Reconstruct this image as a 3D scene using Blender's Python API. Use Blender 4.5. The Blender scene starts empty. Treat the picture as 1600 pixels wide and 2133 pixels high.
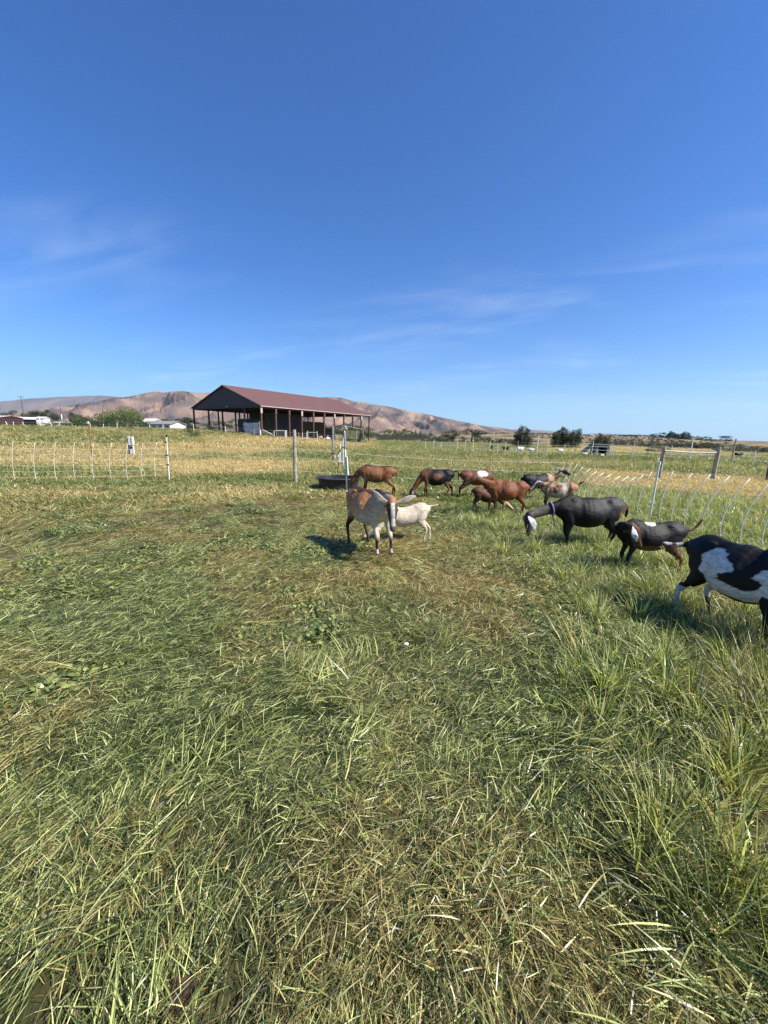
import bpy, bmesh, math, random
import numpy as np
from mathutils import Vector, Matrix

random.seed(7)
RNG = np.random.default_rng(11)
SC = bpy.context.scene
COL = SC.collection
PI = math.pi
EYE = 1.5

# ------------------------------------------------------------------ camera
PITCH = math.atan(161.5 / 801.0)
ROLL = 0.02
cam_d = bpy.data.cameras.new('camera')
cam = bpy.data.objects.new('camera', cam_d)
COL.objects.link(cam)
cam_d.sensor_fit = 'HORIZONTAL'
cam_d.sensor_width = 36.0
cam_d.lens = 36.0 * 801.0 / 1600.0
cam_d.clip_start = 0.05
cam_d.clip_end = 30000.0
cam.matrix_world = (Matrix.Translation((0, 0, EYE)) @ Matrix.Rotation(PI / 2 - PITCH, 4, 'X')
                    @ Matrix.Rotation(ROLL, 4, 'Z'))
SC.camera = cam

# ------------------------------------------------------------------ sky, sun, exposure
SUN_AZ = math.radians(111)      # clockwise from +Y
SUN_EL = math.radians(46)
world = bpy.data.worlds.new('World')
SC.world = world
world.use_nodes = True
wn = world.node_tree.nodes
wl = world.node_tree.links
wn.clear()
w_out = wn.new('ShaderNodeOutputWorld')
w_bg = wn.new('ShaderNodeBackground')
w_bg.inputs['Strength'].default_value = 0.085
w_sky = wn.new('ShaderNodeTexSky')
w_sky.sky_type = 'NISHITA'
w_sky.sun_disc = False
w_sky.sun_elevation = SUN_EL
w_sky.sun_rotation = SUN_AZ
w_sky.altitude = 300
w_sky.air_density = 1.0
w_sky.dust_density = 0.0
w_sky.ozone_density = 3.0
w_hs = wn.new('ShaderNodeHueSaturation')
w_hs.inputs['Saturation'].default_value = 1.18
w_hs.inputs['Value'].default_value = 1.0
wl.new(w_sky.outputs[0], w_hs.inputs['Color'])
w_tc = wn.new('ShaderNodeTexCoord')
w_sep = wn.new('ShaderNodeSeparateXYZ')
wl.new(w_tc.outputs['Generated'], w_sep.inputs[0])


def wmath(op, a, b=None, c=None, clamp=False):
    n = wn.new('ShaderNodeMath')
    n.operation = op
    n.use_clamp = clamp
    for i, v in enumerate((a, b, c)):
        if v is None:
            continue
        if isinstance(v, (int, float)):
            n.inputs[i].default_value = v
        else:
            wl.new(v, n.inputs[i])
    return n.outputs[0]


w_den = wmath('ADD', wmath('MAXIMUM', w_sep.outputs[2], 0.0), 0.12)
w_cx = wmath('DIVIDE', w_sep.outputs[0], w_den)
w_cy = wmath('DIVIDE', w_sep.outputs[1], w_den)
w_comb = wn.new('ShaderNodeCombineXYZ')
wl.new(wmath('MULTIPLY', w_cx, 0.55), w_comb.inputs[0])
wl.new(wmath('MULTIPLY_ADD', w_cx, 0.45, wmath('MULTIPLY', w_cy, 1.5)), w_comb.inputs[1])


def wnoise(scale, detail, dist, off, rough=0.55):
    m = wn.new('ShaderNodeMapping')
    m.inputs['Location'].default_value = off
    wl.new(w_comb.outputs[0], m.inputs[0])
    n = wn.new('ShaderNodeTexNoise')
    n.inputs['Scale'].default_value = scale
    n.inputs['Detail'].default_value = detail
    n.inputs['Roughness'].default_value = rough
    n.inputs['Distortion'].default_value = dist
    wl.new(m.outputs[0], n.inputs['Vector'])
    return n.outputs[0]


w_n1 = wnoise(0.75, 3, 0.6, (7.3, 2.9, 0))
w_n2 = wnoise(2.2, 8, 0.9, (5.11, 3.77, 0), 0.62)
w_m = wmath('MULTIPLY', wmath('MULTIPLY', wmath('SUBTRACT', w_n1, 0.47), 4.0, clamp=True),
            wmath('MULTIPLY', wmath('SUBTRACT', w_n2, 0.42), 2.6, clamp=True))
w_m = wmath('MULTIPLY', wmath('MULTIPLY', w_m, 0.32, clamp=True), wmath('MULTIPLY', w_sep.outputs[2], 14.0, clamp=True))
w_mix = wn.new('ShaderNodeMixRGB')
wl.new(w_m, w_mix.inputs['Fac'])
w_tint = wn.new('ShaderNodeMixRGB')
w_tint.blend_type = 'MULTIPLY'
w_tint.inputs['Fac'].default_value = 1.0
w_tint.inputs['Color2'].default_value = (0.43, 0.77, 1.15, 1)
wl.new(w_hs.outputs[0], w_tint.inputs['Color1'])
w_hz = wn.new('ShaderNodeMixRGB')
w_hz.inputs['Color2'].default_value = (3.0, 4.7, 6.4, 1)
wl.new(wmath('MULTIPLY', wmath('POWER', wmath('SUBTRACT', 1.0, wmath('MAXIMUM', w_sep.outputs[2], 0.0), clamp=True), 10.5), 0.95), w_hz.inputs['Fac'])
wl.new(w_tint.outputs[0], w_hz.inputs['Color1'])
wl.new(w_hz.outputs[0], w_mix.inputs['Color1'])
w_mix.inputs['Color2'].default_value = (7.5, 8.2, 9.0, 1)
wl.new(w_mix.outputs[0], w_bg.inputs['Color'])
wl.new(w_bg.outputs[0], w_out.inputs['Surface'])

sun_d = bpy.data.lights.new('sun', 'SUN')
sun_d.energy = 5.0
sun_d.angle = math.radians(0.53)
sun_d.color = (1.0, 0.93, 0.82)
sun = bpy.data.objects.new('sun', sun_d)
COL.objects.link(sun)
sdir = Vector((math.sin(SUN_AZ) * math.cos(SUN_EL), math.cos(SUN_AZ) * math.cos(SUN_EL), math.sin(SUN_EL)))
sun.rotation_euler = sdir.to_track_quat('Z', 'Y').to_euler()

SC.view_settings.view_transform = 'Standard'
SC.view_settings.look = 'None'
SC.view_settings.exposure = 0.85
SC.view_settings.gamma = 1.0
SC.view_settings.use_curve_mapping = False
SC.cycles.max_bounces = 5
SC.cycles.diffuse_bounces = 3
SC.cycles.transmission_bounces = 3
SC.cycles.volume_bounces = 0
SC.cycles.transparent_max_bounces = 6

# ------------------------------------------------------------------ projection helpers
F_ = Vector((0, math.cos(PITCH), -math.sin(PITCH)))
R0 = Vector((1, 0, 0))
U0 = Vector((0, math.sin(PITCH), math.cos(PITCH)))
R_ = R0 * math.cos(ROLL) + U0 * math.sin(ROLL)
U_ = -R0 * math.sin(ROLL) + U0 * math.cos(ROLL)


def ray(px, py):
    return F_ + R_ * ((px - 800) / 801.0) + U_ * ((1066.5 - py) / 801.0)


def at(px, py, Y):
    d = ray(px, py)
    return Vector((0, 0, EYE)) + d * (Y / d.y)


# ------------------------------------------------------------------ noise in numpy
def _hash(ix, iy, iz, seed):
    h = (ix.astype(np.int64) * 374761393 + iy.astype(np.int64) * 668265263 + iz.astype(np.int64) * 2147483647 // 7
         + seed * 1274126177) & 0xFFFFFFFF
    h = ((h ^ (h >> 13)) * 1274126177) & 0xFFFFFFFF
    h = ((h ^ (h >> 16)) * 2246822519) & 0xFFFFFFFF
    return ((h ^ (h >> 15)) & 0xFFFFFF) / float(0xFFFFFF)


def vnoise(x, y, z=0.0, seed=0):
    x = np.asarray(x, float); y = np.asarray(y, float); z = np.asarray(z, float) + np.zeros_like(x)
    x, y, z = np.broadcast_arrays(x, y, z)
    ix = np.floor(x); iy = np.floor(y); iz = np.floor(z)
    fx = x - ix; fy = y - iy; fz = z - iz
    fx = fx * fx * (3 - 2 * fx); fy = fy * fy * (3 - 2 * fy); fz = fz * fz * (3 - 2 * fz)
    r = 0
    for dx in (0, 1):
        for dy in (0, 1):
            for dz in (0, 1):
                w = (fx if dx else 1 - fx) * (fy if dy else 1 - fy) * (fz if dz else 1 - fz)
                r = r + w * _hash(ix + dx, iy + dy, iz + dz, seed)
    return r


def fbm(x, y, z=0.0, oct=4, seed=0, gain=0.5):
    a = 1; s = 0; t = 0
    x = np.asarray(x, float); y = np.asarray(y, float); z = np.asarray(z, float)
    for o in range(oct):
        s = s + a * vnoise(x * 2 ** o, y * 2 ** o, z * 2 ** o, seed + o)
        t += a
        a *= gain
    return s / t


def sstep(v, a, b):
    t = np.clip((np.asarray(v, float) - a) / (b - a), 0, 1)
    return t * t * (3 - 2 * t)


# ------------------------------------------------------------------ terrain
def ground_z(x, y):
    x = np.asarray(x, float); y = np.asarray(y, float)
    z = sstep(y, 18, 70) * np.clip(0.7 - 0.06 * (x + 22), -0.5, 1.5)
    r = np.hypot(x, y)
    # low sagebrush bluff on the right, far off
    b = sstep(y, 150, 330) * sstep(x / np.maximum(y, 1), 0.02, 0.2)
    bl = 2.3 + 3.2 * fbm(x / 90, y / 130, seed=5, oct=4) - 2.2 * sstep(x / np.maximum(y, 1), 0.55, 0.9)
    z = z + b * (bl + 0.5)
    z = z - 1.9 * sstep(-x / np.maximum(y, 1), -0.05, 0.3) * sstep(y, 160, 420) * 0.4
    # gentle hummocks close by
    near = 1 - sstep(r, 14, 40)
    z = z + near * (0.09 * (fbm(x / 1.1, y / 1.1, seed=2, oct=3) - 0.5) + 0.06 * (fbm(x / 0.35, y / 0.35, seed=3, oct=2) - 0.5))
    z = z + sstep(r, 14, 40) * 0.35 * (fbm(x / 9, y / 9, seed=9, oct=3) - 0.5) * (1 - sstep(r, 300, 500))
    return z


def gz(x, y):
    return float(ground_z(x, y))


def gp(px, py, y0=1.0):
    """ground point seen along a line of sight"""
    d = ray(px, py)
    t = 0.3
    o = Vector((0, 0, EYE))
    while t < 3000:
        p = o + d * t
        if p.z < gz(p.x, p.y):
            lo, hi = t / 1.03, t
            for _ in range(20):
                m = (lo + hi) / 2
                q = o + d * m
                if q.z < gz(q.x, q.y):
                    hi = m
                else:
                    lo = m
            return o + d * hi
        t *= 1.03
    return o + d * 400


def poly_mask(x, y, quad, soft):
    """soft mask of a convex quadrilateral given counter-clockwise or clockwise"""
    cx = sum(p[0] for p in quad) / len(quad); cy = sum(p[1] for p in quad) / len(quad)
    m = np.ones_like(x)
    for i in range(len(quad)):
        x1, y1 = quad[i]; x2, y2 = quad[(i + 1) % len(quad)]
        nx, ny = -(y2 - y1), (x2 - x1)
        l = math.hypot(nx, ny) + 1e-9
        nx /= l; ny /= l
        if (cx - x1) * nx + (cy - y1) * ny < 0:
            nx, ny = -nx, -ny
        d = (x - x1) * nx + (y - y1) * ny
        m = m * sstep(d, -soft, soft)
    return m


def Q(*pts):
    return [tuple(gp(a, b).xy) for a, b in pts]


ZONES = [   # quad, softness, dryness, weight
    (Q((1150, 944), (1750, 952), (1750, 932), (1150, 928)), 4.0, 0.97, 1.0),
    (Q((330, 1001), (660, 996), (700, 962), (300, 960)), 1.2, 0.97, 1.0),
    (Q((-200, 970), (330, 975), (330, 950), (-200, 955)), 1.0, 0.80, 1.0),
    (Q((-200, 950), (420, 952), (420, 932), (-200, 932)), 1.6, 0.78, 0.9),
    (Q((-200, 993), (330, 993), (330, 978), (-200, 978)), 0.5, 0.12, 1.0),
    (Q((-300, 928), (480, 928), (430, 898), (-300, 900)), 5.0, 0.28, 1.0),
    (Q((380, 1012), (650, 1010), (640, 992), (380, 992)), 0.6, 0.10, 1.0),
    (Q((560, 936), (770, 932), (770, 915), (400, 914)), 4.0, 0.98, 1.0),
    (Q((300, 945), (560, 948), (560, 928), (300, 926)), 3.0, 0.95, 1.0),
    (Q((590, 966), (900, 962), (900, 944), (590, 944)), 1.5, 0.08, 1.0),
    (Q((640, 1000), (1210, 1000), (1210, 968), (640, 968)), 1.5, 0.32, 0.9),
    (Q((860, 972), (1300, 972), (1300, 950), (860, 946)), 2.5, 0.48, 1.0),
    (Q((800, 950), (1650, 975), (1650, 962), (800, 942)), 2.0, 0.08, 1.0),
    (Q((1180, 1012), (1700, 1042), (1700, 1000), (1230, 978)), 0.8, 1.0, 1.0),
    (Q((620, 1100), (760, 1120), (800, 1040), (560, 1025)), 0.6, 0.72, 1.0),
    (Q((690, 1230), (950, 1230), (960, 1110), (700, 1130)), 0.35, 0.88, 1.0),
    (Q((900, 1330), (1110, 1330), (1050, 1150), (860, 1150)), 0.3, 0.72, 1.0),
    (Q((900, 1120), (1180, 1130), (1150, 1060), (900, 1060)), 0.6, 0.18, 0.9),
    (Q((1180, 1900), (1900, 2000), (1800, 1180), (1150, 1240)), 0.35, 0.10, 0.9),
    (Q((1420, 1850), (2000, 1900), (1800, 1560), (1500, 1600)), 0.15, 0.5, 0.9),
    (Q((-300, 1230), (620, 1200), (640, 1020), (-300, 1020)), 0.8, 0.52, 0.8),
]


def dryness(x, y):
    x = np.asarray(x, float); y = np.asarray(y, float)
    d = np.full(x.shape, 0.22)
    d = np.where(y > 9, 0.26, d)
    d = np.where(y > 40, 0.30, d)
    d = np.where((y > 120), 0.65, d)
    for q, s, v, w in ZONES:
        m = poly_mask(x, y, q, s) * w
        d = d * (1 - m) + v * m
    n = fbm(x / 0.9, y / 0.9, seed=21, oct=4) - 0.5
    n2 = fbm(x / 4.0, y / 2.5, seed=31, oct=3) - 0.5
    d = d + (1.7 - 1.3 * sstep(y, 8, 14)) * n + 0.5 * n2 * sstep(y, 3, 10)
    return np.clip(d, 0.0, 1.0)


# ------------------------------------------------------------------ object helpers
def prop(o, label=None, cat=None, group=None, kind=None):
    if label: o['label'] = label
    if cat: o['category'] = cat
    if group: o['group'] = group
    if kind: o['kind'] = kind
    return o


def thing(name, label, cat, loc=(0, 0, 0), rz=0.0, group=None, scale=1.0):
    o = bpy.data.objects.new(name, None)
    o.empty_display_size = 0.2
    COL.objects.link(o)
    o.location = loc
    o.rotation_euler = (0, 0, rz)
    o.scale = (scale,) * 3
    return prop(o, label, cat, group)


def link_mesh(name, me, mat=None, parent=None):
    o = bpy.data.objects.new(name, me)
    COL.objects.link(o)
    if mat is not None and not me.materials:
        me.materials.append(mat)
    if parent is not None:
        o.parent = parent
    return o


def share(name, me, parent=None, loc=(0, 0, 0), rot=(0, 0, 0), scale=(1, 1, 1)):
    o = bpy.data.objects.new(name, me)
    COL.objects.link(o)
    o.location = loc; o.rotation_euler = rot; o.scale = scale
    if parent is not None: o.parent = parent
    return o


class MB:
    """collects simple shapes; build() links them as one mesh"""
    def __init__(s):
        s.v = []; s.f = []

    def add(s, v, f):
        n = len(s.v)
        s.v += [tuple(p) for p in v]
        s.f += [tuple(i + n for i in q) for q in f]
        return s

    def box(s, c, d, rz=0.0, mat=None):
        hx, hy, hz = d[0] / 2, d[1] / 2, d[2] / 2
        b = min(hx, hy, hz) * 0.12
        vs = []
        for z, k in ((-hz, b), (-hz + b, 0), (hz - b, 0), (hz, b)):
            for sx, sy in ((-1, -1), (1, -1), (1, 1), (-1, 1)):
                vs.append(Vector((sx * (hx - k), sy * (hy - k), z)))
        M = Matrix.Rotation(rz, 3, 'Z') if mat is None else mat
        vs = [M @ p + Vector(c) for p in vs]
        f = [(3, 2, 1, 0), (12, 13, 14, 15)]
        for r in range(3):
            for i in range(4):
                j = (i + 1) % 4
                f.append((r * 4 + i, r * 4 + j, r * 4 + 4 + j, r * 4 + 4 + i))
        return s.add(vs, f)

    def tube(s, pts, r, n=8, cap=True):
        pts = [Vector(p) for p in pts]
        rs = r if isinstance(r, (list, tuple)) else [r] * len(pts)
        vs = []; prev = None
        for i, p in enumerate(pts):
            a = pts[max(i - 1, 0)]; b = pts[min(i + 1, len(pts) - 1)]
            t = (b - a).normalized() if (b - a).length > 1e-9 else Vector((0, 0, 1))
            if prev is None:
                h = Vector((1, 0, 0)) if abs(t.x) < 0.9 else Vector((0, 1, 0))
            else:
                h = prev
            u = (h - t * h.dot(t)).normalized()
            prev = u
            w = t.cross(u)
            for k in range(n):
                a_ = 2 * PI * k / n
                vs.append(p + (u * math.cos(a_) + w * math.sin(a_)) * rs[i])
        f = []
        for i in range(len(pts) - 1):
            for k in range(n):
                j = (k + 1) % n
                f.append((i * n + k, i * n + j, (i + 1) * n + j, (i + 1) * n + k))
        if cap:
            f.append(tuple(range(n))[::-1])
            f.append(tuple((len(pts) - 1) * n + k for k in range(n)))
        return s.add(vs, f)

    def build(s, name, mat, parent=None, smooth=False):
        me = bpy.data.meshes.new(name)
        me.from_pydata(s.v, [], s.f)
        me.update()
        if smooth:
            me.polygons.foreach_set('use_smooth', [True] * len(me.polygons))
        return link_mesh(name, me, mat, parent)


# ------------------------------------------------------------------ materials
def new_mat(name):
    m = bpy.data.materials.new(name)
    m.use_nodes = True
    nt = m.node_tree
    b = nt.nodes['Principled BSDF']
    return m, nt, b


def simple(name, c, rough=0.7, var=0.25, scale=6.0, metal=0.0, bump=0.15, c2=None, spec=0.4, detail=6):
    """base colour broken up by two noises, with fine relief"""
    m, nt, b = new_mat(name)
    N = nt.nodes; L = nt.links
    tc = N.new('ShaderNodeTexCoord')
    n1 = N.new('ShaderNodeTexNoise'); n1.inputs['Scale'].default_value = scale; n1.inputs['Detail'].default_value = detail
    n1.inputs['Roughness'].default_value = 0.65
    L.new(tc.outputs['Object'], n1.inputs['Vector'])
    cr = N.new('ShaderNodeValToRGB')
    c2 = c2 or tuple(v * (1 - var) for v in c)
    hi = tuple(min(v * (1 + var * 0.6), 1) for v in c)
    cr.color_ramp.elements[0].position = 0.32; cr.color_ramp.elements[0].color = (*c2, 1)
    cr.color_ramp.elements[1].position = 0.68; cr.color_ramp.elements[1].color = (*hi, 1)
    L.new(n1.outputs[0], cr.inputs[0])
    L.new(cr.outputs[0], b.inputs['Base Color'])
    b.inputs['Roughness'].default_value = rough
    b.inputs['Metallic'].default_value = metal
    b.inputs['Specular IOR Level'].default_value = spec
    if bump:
        n2 = N.new('ShaderNodeTexNoise'); n2.inputs['Scale'].default_value = scale * 7; n2.inputs['Detail'].default_value = 4
        L.new(tc.outputs['Object'], n2.inputs['Vector'])
        bp = N.new('ShaderNodeBump'); bp.inputs['Strength'].default_value = bump; bp.inputs['Distance'].default_value = 0.02
        L.new(n2.outputs[0], bp.inputs['Height'])
        L.new(bp.outputs[0], b.inputs['Normal'])
    return m


M_white = simple('white_plastic', (0.75, 0.75, 0.72), 0.5, 0.12, 8)
M_whitepaint = simple('white_paint', (0.78, 0.75, 0.67), 0.6, 0.15, 1.2)
M_twine = simple('polywire', (0.88, 0.85, 0.72), 0.6, 0.1, 30, bump=0)
M_galv = simple('galvanised_steel', (0.42, 0.43, 0.43), 0.42, 0.25, 9, metal=0.6)
M_black = simple('black_rubber', (0.018, 0.019, 0.021), 0.5, 0.3, 5, bump=0.25, spec=0.45)
M_blackpl = simple('black_plastic', (0.02, 0.02, 0.02), 0.45, 0.2, 10)
M_oldwood = simple('weathered_wood', (0.40, 0.37, 0.30), 0.85, 0.4, 12, bump=0.6, c2=(0.17, 0.15, 0.12))
M_rust = simple('rusty_steel', (0.22, 0.09, 0.05), 0.8, 0.4, 14, bump=0.4)
M_pink = simple('pink_board', (0.42, 0.27, 0.22), 0.85, 0.3, 5)
M_roofred = simple('brown_red_roof_metal', (0.165, 0.084, 0.064), 0.45, 0.10, 0.35, bump=0.05)
M_gable = simple('dark_brown_metal', (0.065, 0.040, 0.038), 0.55, 0.15, 0.6, bump=0.05)
M_post = simple('brown_barn_post', (0.105, 0.052, 0.042), 0.7, 0.3, 2.0)
M_trim = simple('pale_trim', (0.46, 0.36, 0.33), 0.6, 0.15, 1.0)
M_hay = simple('old_hay', (0.075, 0.062, 0.035), 0.95, 0.5, 5, bump=0.8)
M_haygreen = simple('green_hay', (0.16, 0.17, 0.09), 0.95, 0.5, 4, bump=0.8)
M_lime = simple('faded_lime_tarp', (0.50, 0.55, 0.33), 0.6, 0.3, 1.6, bump=0.3)
M_tarp = simple('grey_tarp', (0.62, 0.58, 0.53), 0.6, 0.3, 1.3, bump=0.5)
M_darktarp = simple('dark_tarp', (0.022, 0.024, 0.026), 0.6, 0.4, 0.8, bump=0.3)
M_darkred = simple('dark_red_siding', (0.05, 0.022, 0.022), 0.7, 0.3, 0.6)
M_greyroof = simple('grey_shingle', (0.23, 0.22, 0.22), 0.8, 0.2, 1.2)
M_whiteroof = simple('white_metal_roof', (0.78, 0.79, 0.80), 0.45, 0.06, 0.5, bump=0)
M_dark = simple('opening_shade_and_dark_wood', (0.015, 0.014, 0.013), 0.9, 0.2, 2, bump=0)  # near-black: painted shade for openings, plus a dark wall and post knots
M_glass = simple('window_glass', (0.03, 0.04, 0.05), 0.12, 0.2, 2, bump=0, spec=0.7)
M_orange = simple('orange_plastic', (0.65, 0.16, 0.05), 0.5, 0.1, 6)
M_bark = simple('bark', (0.12, 0.09, 0.065), 0.9, 0.4, 4, bump=0.6)
M_eye = simple('eye', (0.02, 0.013, 0.006), 0.08, 0.1, 3, bump=0, spec=0.8)
M_hoof = simple('hoof', (0.05, 0.04, 0.035), 0.6, 0.3, 30)
M_purple = simple('lilac_collar', (0.26, 0.22, 0.42), 0.7, 0.15, 20)
M_quartz = simple('white_pebble_stone', (0.72, 0.70, 0.64), 0.7, 0.2, 40, bump=0.4)
M_chunk = simple('brown_bark_wood', (0.13, 0.075, 0.035), 0.9, 0.6, 22, bump=1.0, c2=(0.03, 0.018, 0.01))

# water
M_water, nt, b = new_mat('trough_water')
b.inputs['Base Color'].default_value = (0.025, 0.03, 0.03, 1)
b.inputs['Roughness'].default_value = 0.06
b.inputs['IOR'].default_value = 1.33
_n = nt.nodes.new('ShaderNodeTexNoise'); _n.inputs['Scale'].default_value = 14
_b = nt.nodes.new('ShaderNodeBump'); _b.inputs['Strength'].default_value = 0.12; _b.inputs['Distance'].default_value = 0.02
nt.links.new(_n.outputs[0], _b.inputs['Height']); nt.links.new(_b.outputs[0], b.inputs['Normal'])


def ramp(nt, stops):
    r = nt.nodes.new('ShaderNodeValToRGB')
    e = r.color_ramp.elements
    while len(e) < len(stops):
        e.new(0.5)
    for i, (p, c) in enumerate(stops):
        e[i].position = p
        e[i].color = (*c, 1)
    return r


def grass_mat(name, greens, straws, transl=0.32, rough=0.34, soft=5.0):
    m, nt, b = new_mat(name)
    N = nt.nodes; L = nt.links
    a1 = N.new('ShaderNodeAttribute'); a1.attribute_name = 'tone'
    sp = N.new('ShaderNodeSeparateColor')
    L.new(a1.outputs['Color'], sp.inputs[0])
    a2 = N.new('ShaderNodeAttribute'); a2.attribute_name = 'dry'; a2.attribute_type = 'INSTANCER'
    sub = N.new('ShaderNodeMath'); sub.operation = 'SUBTRACT'
    L.new(a2.outputs['Fac'], sub.inputs[0]); L.new(sp.outputs[0], sub.inputs[1])
    mul = N.new('ShaderNodeMath'); mul.operation = 'MULTIPLY_ADD'; mul.use_clamp = True
    mul.inputs[1].default_value = soft; mul.inputs[2].default_value = 0.5
    L.new(sub.outputs[0], mul.inputs[0])
    # pale base of the blade
    g = ramp(nt, greens); s = ramp(nt, straws)
    L.new(sp.outputs[1], g.inputs[0]); L.new(sp.outputs[1], s.inputs[0])
    mix = N.new('ShaderNodeMixRGB')
    L.new(mul.outputs[0], mix.inputs['Fac']); L.new(g.outputs[0], mix.inputs[1]); L.new(s.outputs[0], mix.inputs[2])
    L.new(mix.outputs[0], b.inputs['Base Color'])
    b.inputs['Roughness'].default_value = rough
    b.inputs['Specular IOR Level'].default_value = 0.5
    tr = N.new('ShaderNodeBsdfTranslucent')
    mc = N.new('ShaderNodeMixRGB'); mc.blend_type = 'MULTIPLY'; mc.inputs['Fac'].default_value = 1
    mc.inputs[2].default_value = (1.5, 1.55, 0.7, 1)
    L.new(mix.outputs[0], mc.inputs[1]); L.new(mc.outputs[0], tr.inputs['Color'])
    ms = N.new('ShaderNodeMixShader'); ms.inputs['Fac'].default_value = transl
    L.new(b.outputs[0], ms.inputs[1]); L.new(tr.outputs[0], ms.inputs[2])
    out = N['Material Output'] if 'Material Output' in N else [n for n in N if n.type == 'OUTPUT_MATERIAL'][0]
    L.new(ms.outputs[0], out.inputs['Surface'])
    return m


GREENS = [(0.0, (0.020, 0.034, 0.012)), (0.3, (0.066, 0.096, 0.034)), (0.62, (0.25, 0.30, 0.090)), (1.0, (0.72, 0.75, 0.32))]  # end stops also paint dark gaps and pale glints into the blades
STRAWS = [(0.0, (0.08, 0.058, 0.022)), (0.35, (0.28, 0.21, 0.075)), (0.75, (0.50, 0.41, 0.16)), (1.0, (0.68, 0.60, 0.30))]
M_grass = grass_mat('grass_blades', GREENS, STRAWS)
GOLD = [(0.0, (0.38, 0.27, 0.12)), (0.5, (0.55, 0.42, 0.20)), (1.0, (0.72, 0.58, 0.32))]
GREENS_FAR = [(0.0, (0.075, 0.115, 0.028)), (0.5, (0.13, 0.18, 0.042)), (1.0, (0.22, 0.27, 0.08))]
M_tall = grass_mat('tall_grass_blades', GREENS_FAR, GOLD, soft=1.5)


def leaf_mat(name, stops, transl=0.25):
    m, nt, b = new_mat(name)
    N = nt.nodes; L = nt.links
    a1 = N.new('ShaderNodeAttribute'); a1.attribute_name = 'tone'
    sp = N.new('ShaderNodeSeparateColor'); L.new(a1.outputs['Color'], sp.inputs[0])
    g = ramp(nt, stops); L.new(sp.outputs[1], g.inputs[0])
    L.new(g.outputs[0], b.inputs['Base Color'])
    b.inputs['Roughness'].default_value = 0.6
    tr = N.new('ShaderNodeBsdfTranslucent'); L.new(g.outputs[0], tr.inputs['Color'])
    ms = N.new('ShaderNodeMixShader'); ms.inputs['Fac'].default_value = transl
    L.new(b.outputs[0], ms.inputs[1]); L.new(tr.outputs[0], ms.inputs[2])
    out = [n for n in N if n.type == 'OUTPUT_MATERIAL'][0]
    L.new(ms.outputs[0], out.inputs['Surface'])
    return m


M_leafdark = leaf_mat('dark_foliage', [(0, (0.018, 0.035, 0.014)), (0.6, (0.038, 0.066, 0.024)), (1, (0.07, 0.105, 0.038))])
M_leafmid = leaf_mat('green_foliage', [(0, (0.03, 0.055, 0.018)), (0.6, (0.065, 0.105, 0.03)), (1, (0.12, 0.16, 0.05))])
M_leafwillow = leaf_mat('willow_foliage', [(0, (0.07, 0.10, 0.02)), (0.6, (0.14, 0.18, 0.04)), (1, (0.23, 0.27, 0.07))])
M_sage = leaf_mat('sagebrush_foliage', [(0, (0.05, 0.055, 0.04)), (0.6, (0.10, 0.105, 0.075)), (1, (0.17, 0.16, 0.11))], 0.1)

# ground sheet
M_ground, nt, b = new_mat('soil_and_thatch')
N = nt.nodes; L = nt.links
_at = N.new('ShaderNodeAttribute'); _at.attribute_name = 'dry'
_tc = N.new('ShaderNodeTexCoord')
_n1 = N.new('ShaderNodeTexNoise'); _n1.inputs['Scale'].default_value = 26; _n1.inputs['Detail'].default_value = 8; _n1.inputs['Roughness'].default_value = 0.7
L.new(_tc.outputs['Object'], _n1.inputs['Vector'])
_n3 = N.new('ShaderNodeTexNoise'); _n3.inputs['Scale'].default_value = 0.05; _n3.inputs['Detail'].default_value = 9; _n3.inputs['Roughness'].default_value = 0.65
L.new(_tc.outputs['Object'], _n3.inputs['Vector'])
_rg = ramp(nt, [(0.3, (0.012, 0.018, 0.006)), (0.7, (0.04, 0.055, 0.016))])
_rd = ramp(nt, [(0.3, (0.06, 0.045, 0.022)), (0.7, (0.22, 0.165, 0.08))])
L.new(_n1.outputs[0], _rg.inputs[0]); L.new(_n1.outputs[0], _rd.inputs[0])
_mx = N.new('ShaderNodeMixRGB'); L.new(_at.outputs['Fac'], _mx.inputs['Fac']); L.new(_rg.outputs[0], _mx.inputs[1]); L.new(_rd.outputs[0], _mx.inputs[2])
_rf = ramp(nt, [(0.30, (0.075, 0.078, 0.045)), (0.46, (0.13, 0.11, 0.065)), (0.55, (0.25, 0.19, 0.10)), (0.72, (0.31, 0.22, 0.115))])
L.new(_n3.outputs[0], _rf.inputs[0])
_af = N.new('ShaderNodeAttribute'); _af.attribute_name = 'far'
_mf = N.new('ShaderNodeMixRGB'); L.new(_af.outputs['Fac'], _mf.inputs['Fac']); L.new(_mx.outputs[0], _mf.inputs[1]); L.new(_rf.outputs[0], _mf.inputs[2])
L.new(_mf.outputs[0], b.inputs['Base Color'])
b.inputs['Roughness'].default_value = 0.95
b.inputs['Specular IOR Level'].default_value = 0.15
_bp = N.new('ShaderNodeBump'); _bp.inputs['Strength'].default_value = 0.6; _bp.inputs['Distance'].default_value = 0.03
L.new(_n1.outputs[0], _bp.inputs['Height']); L.new(_bp.outputs[0], b.inputs['Normal'])

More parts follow.
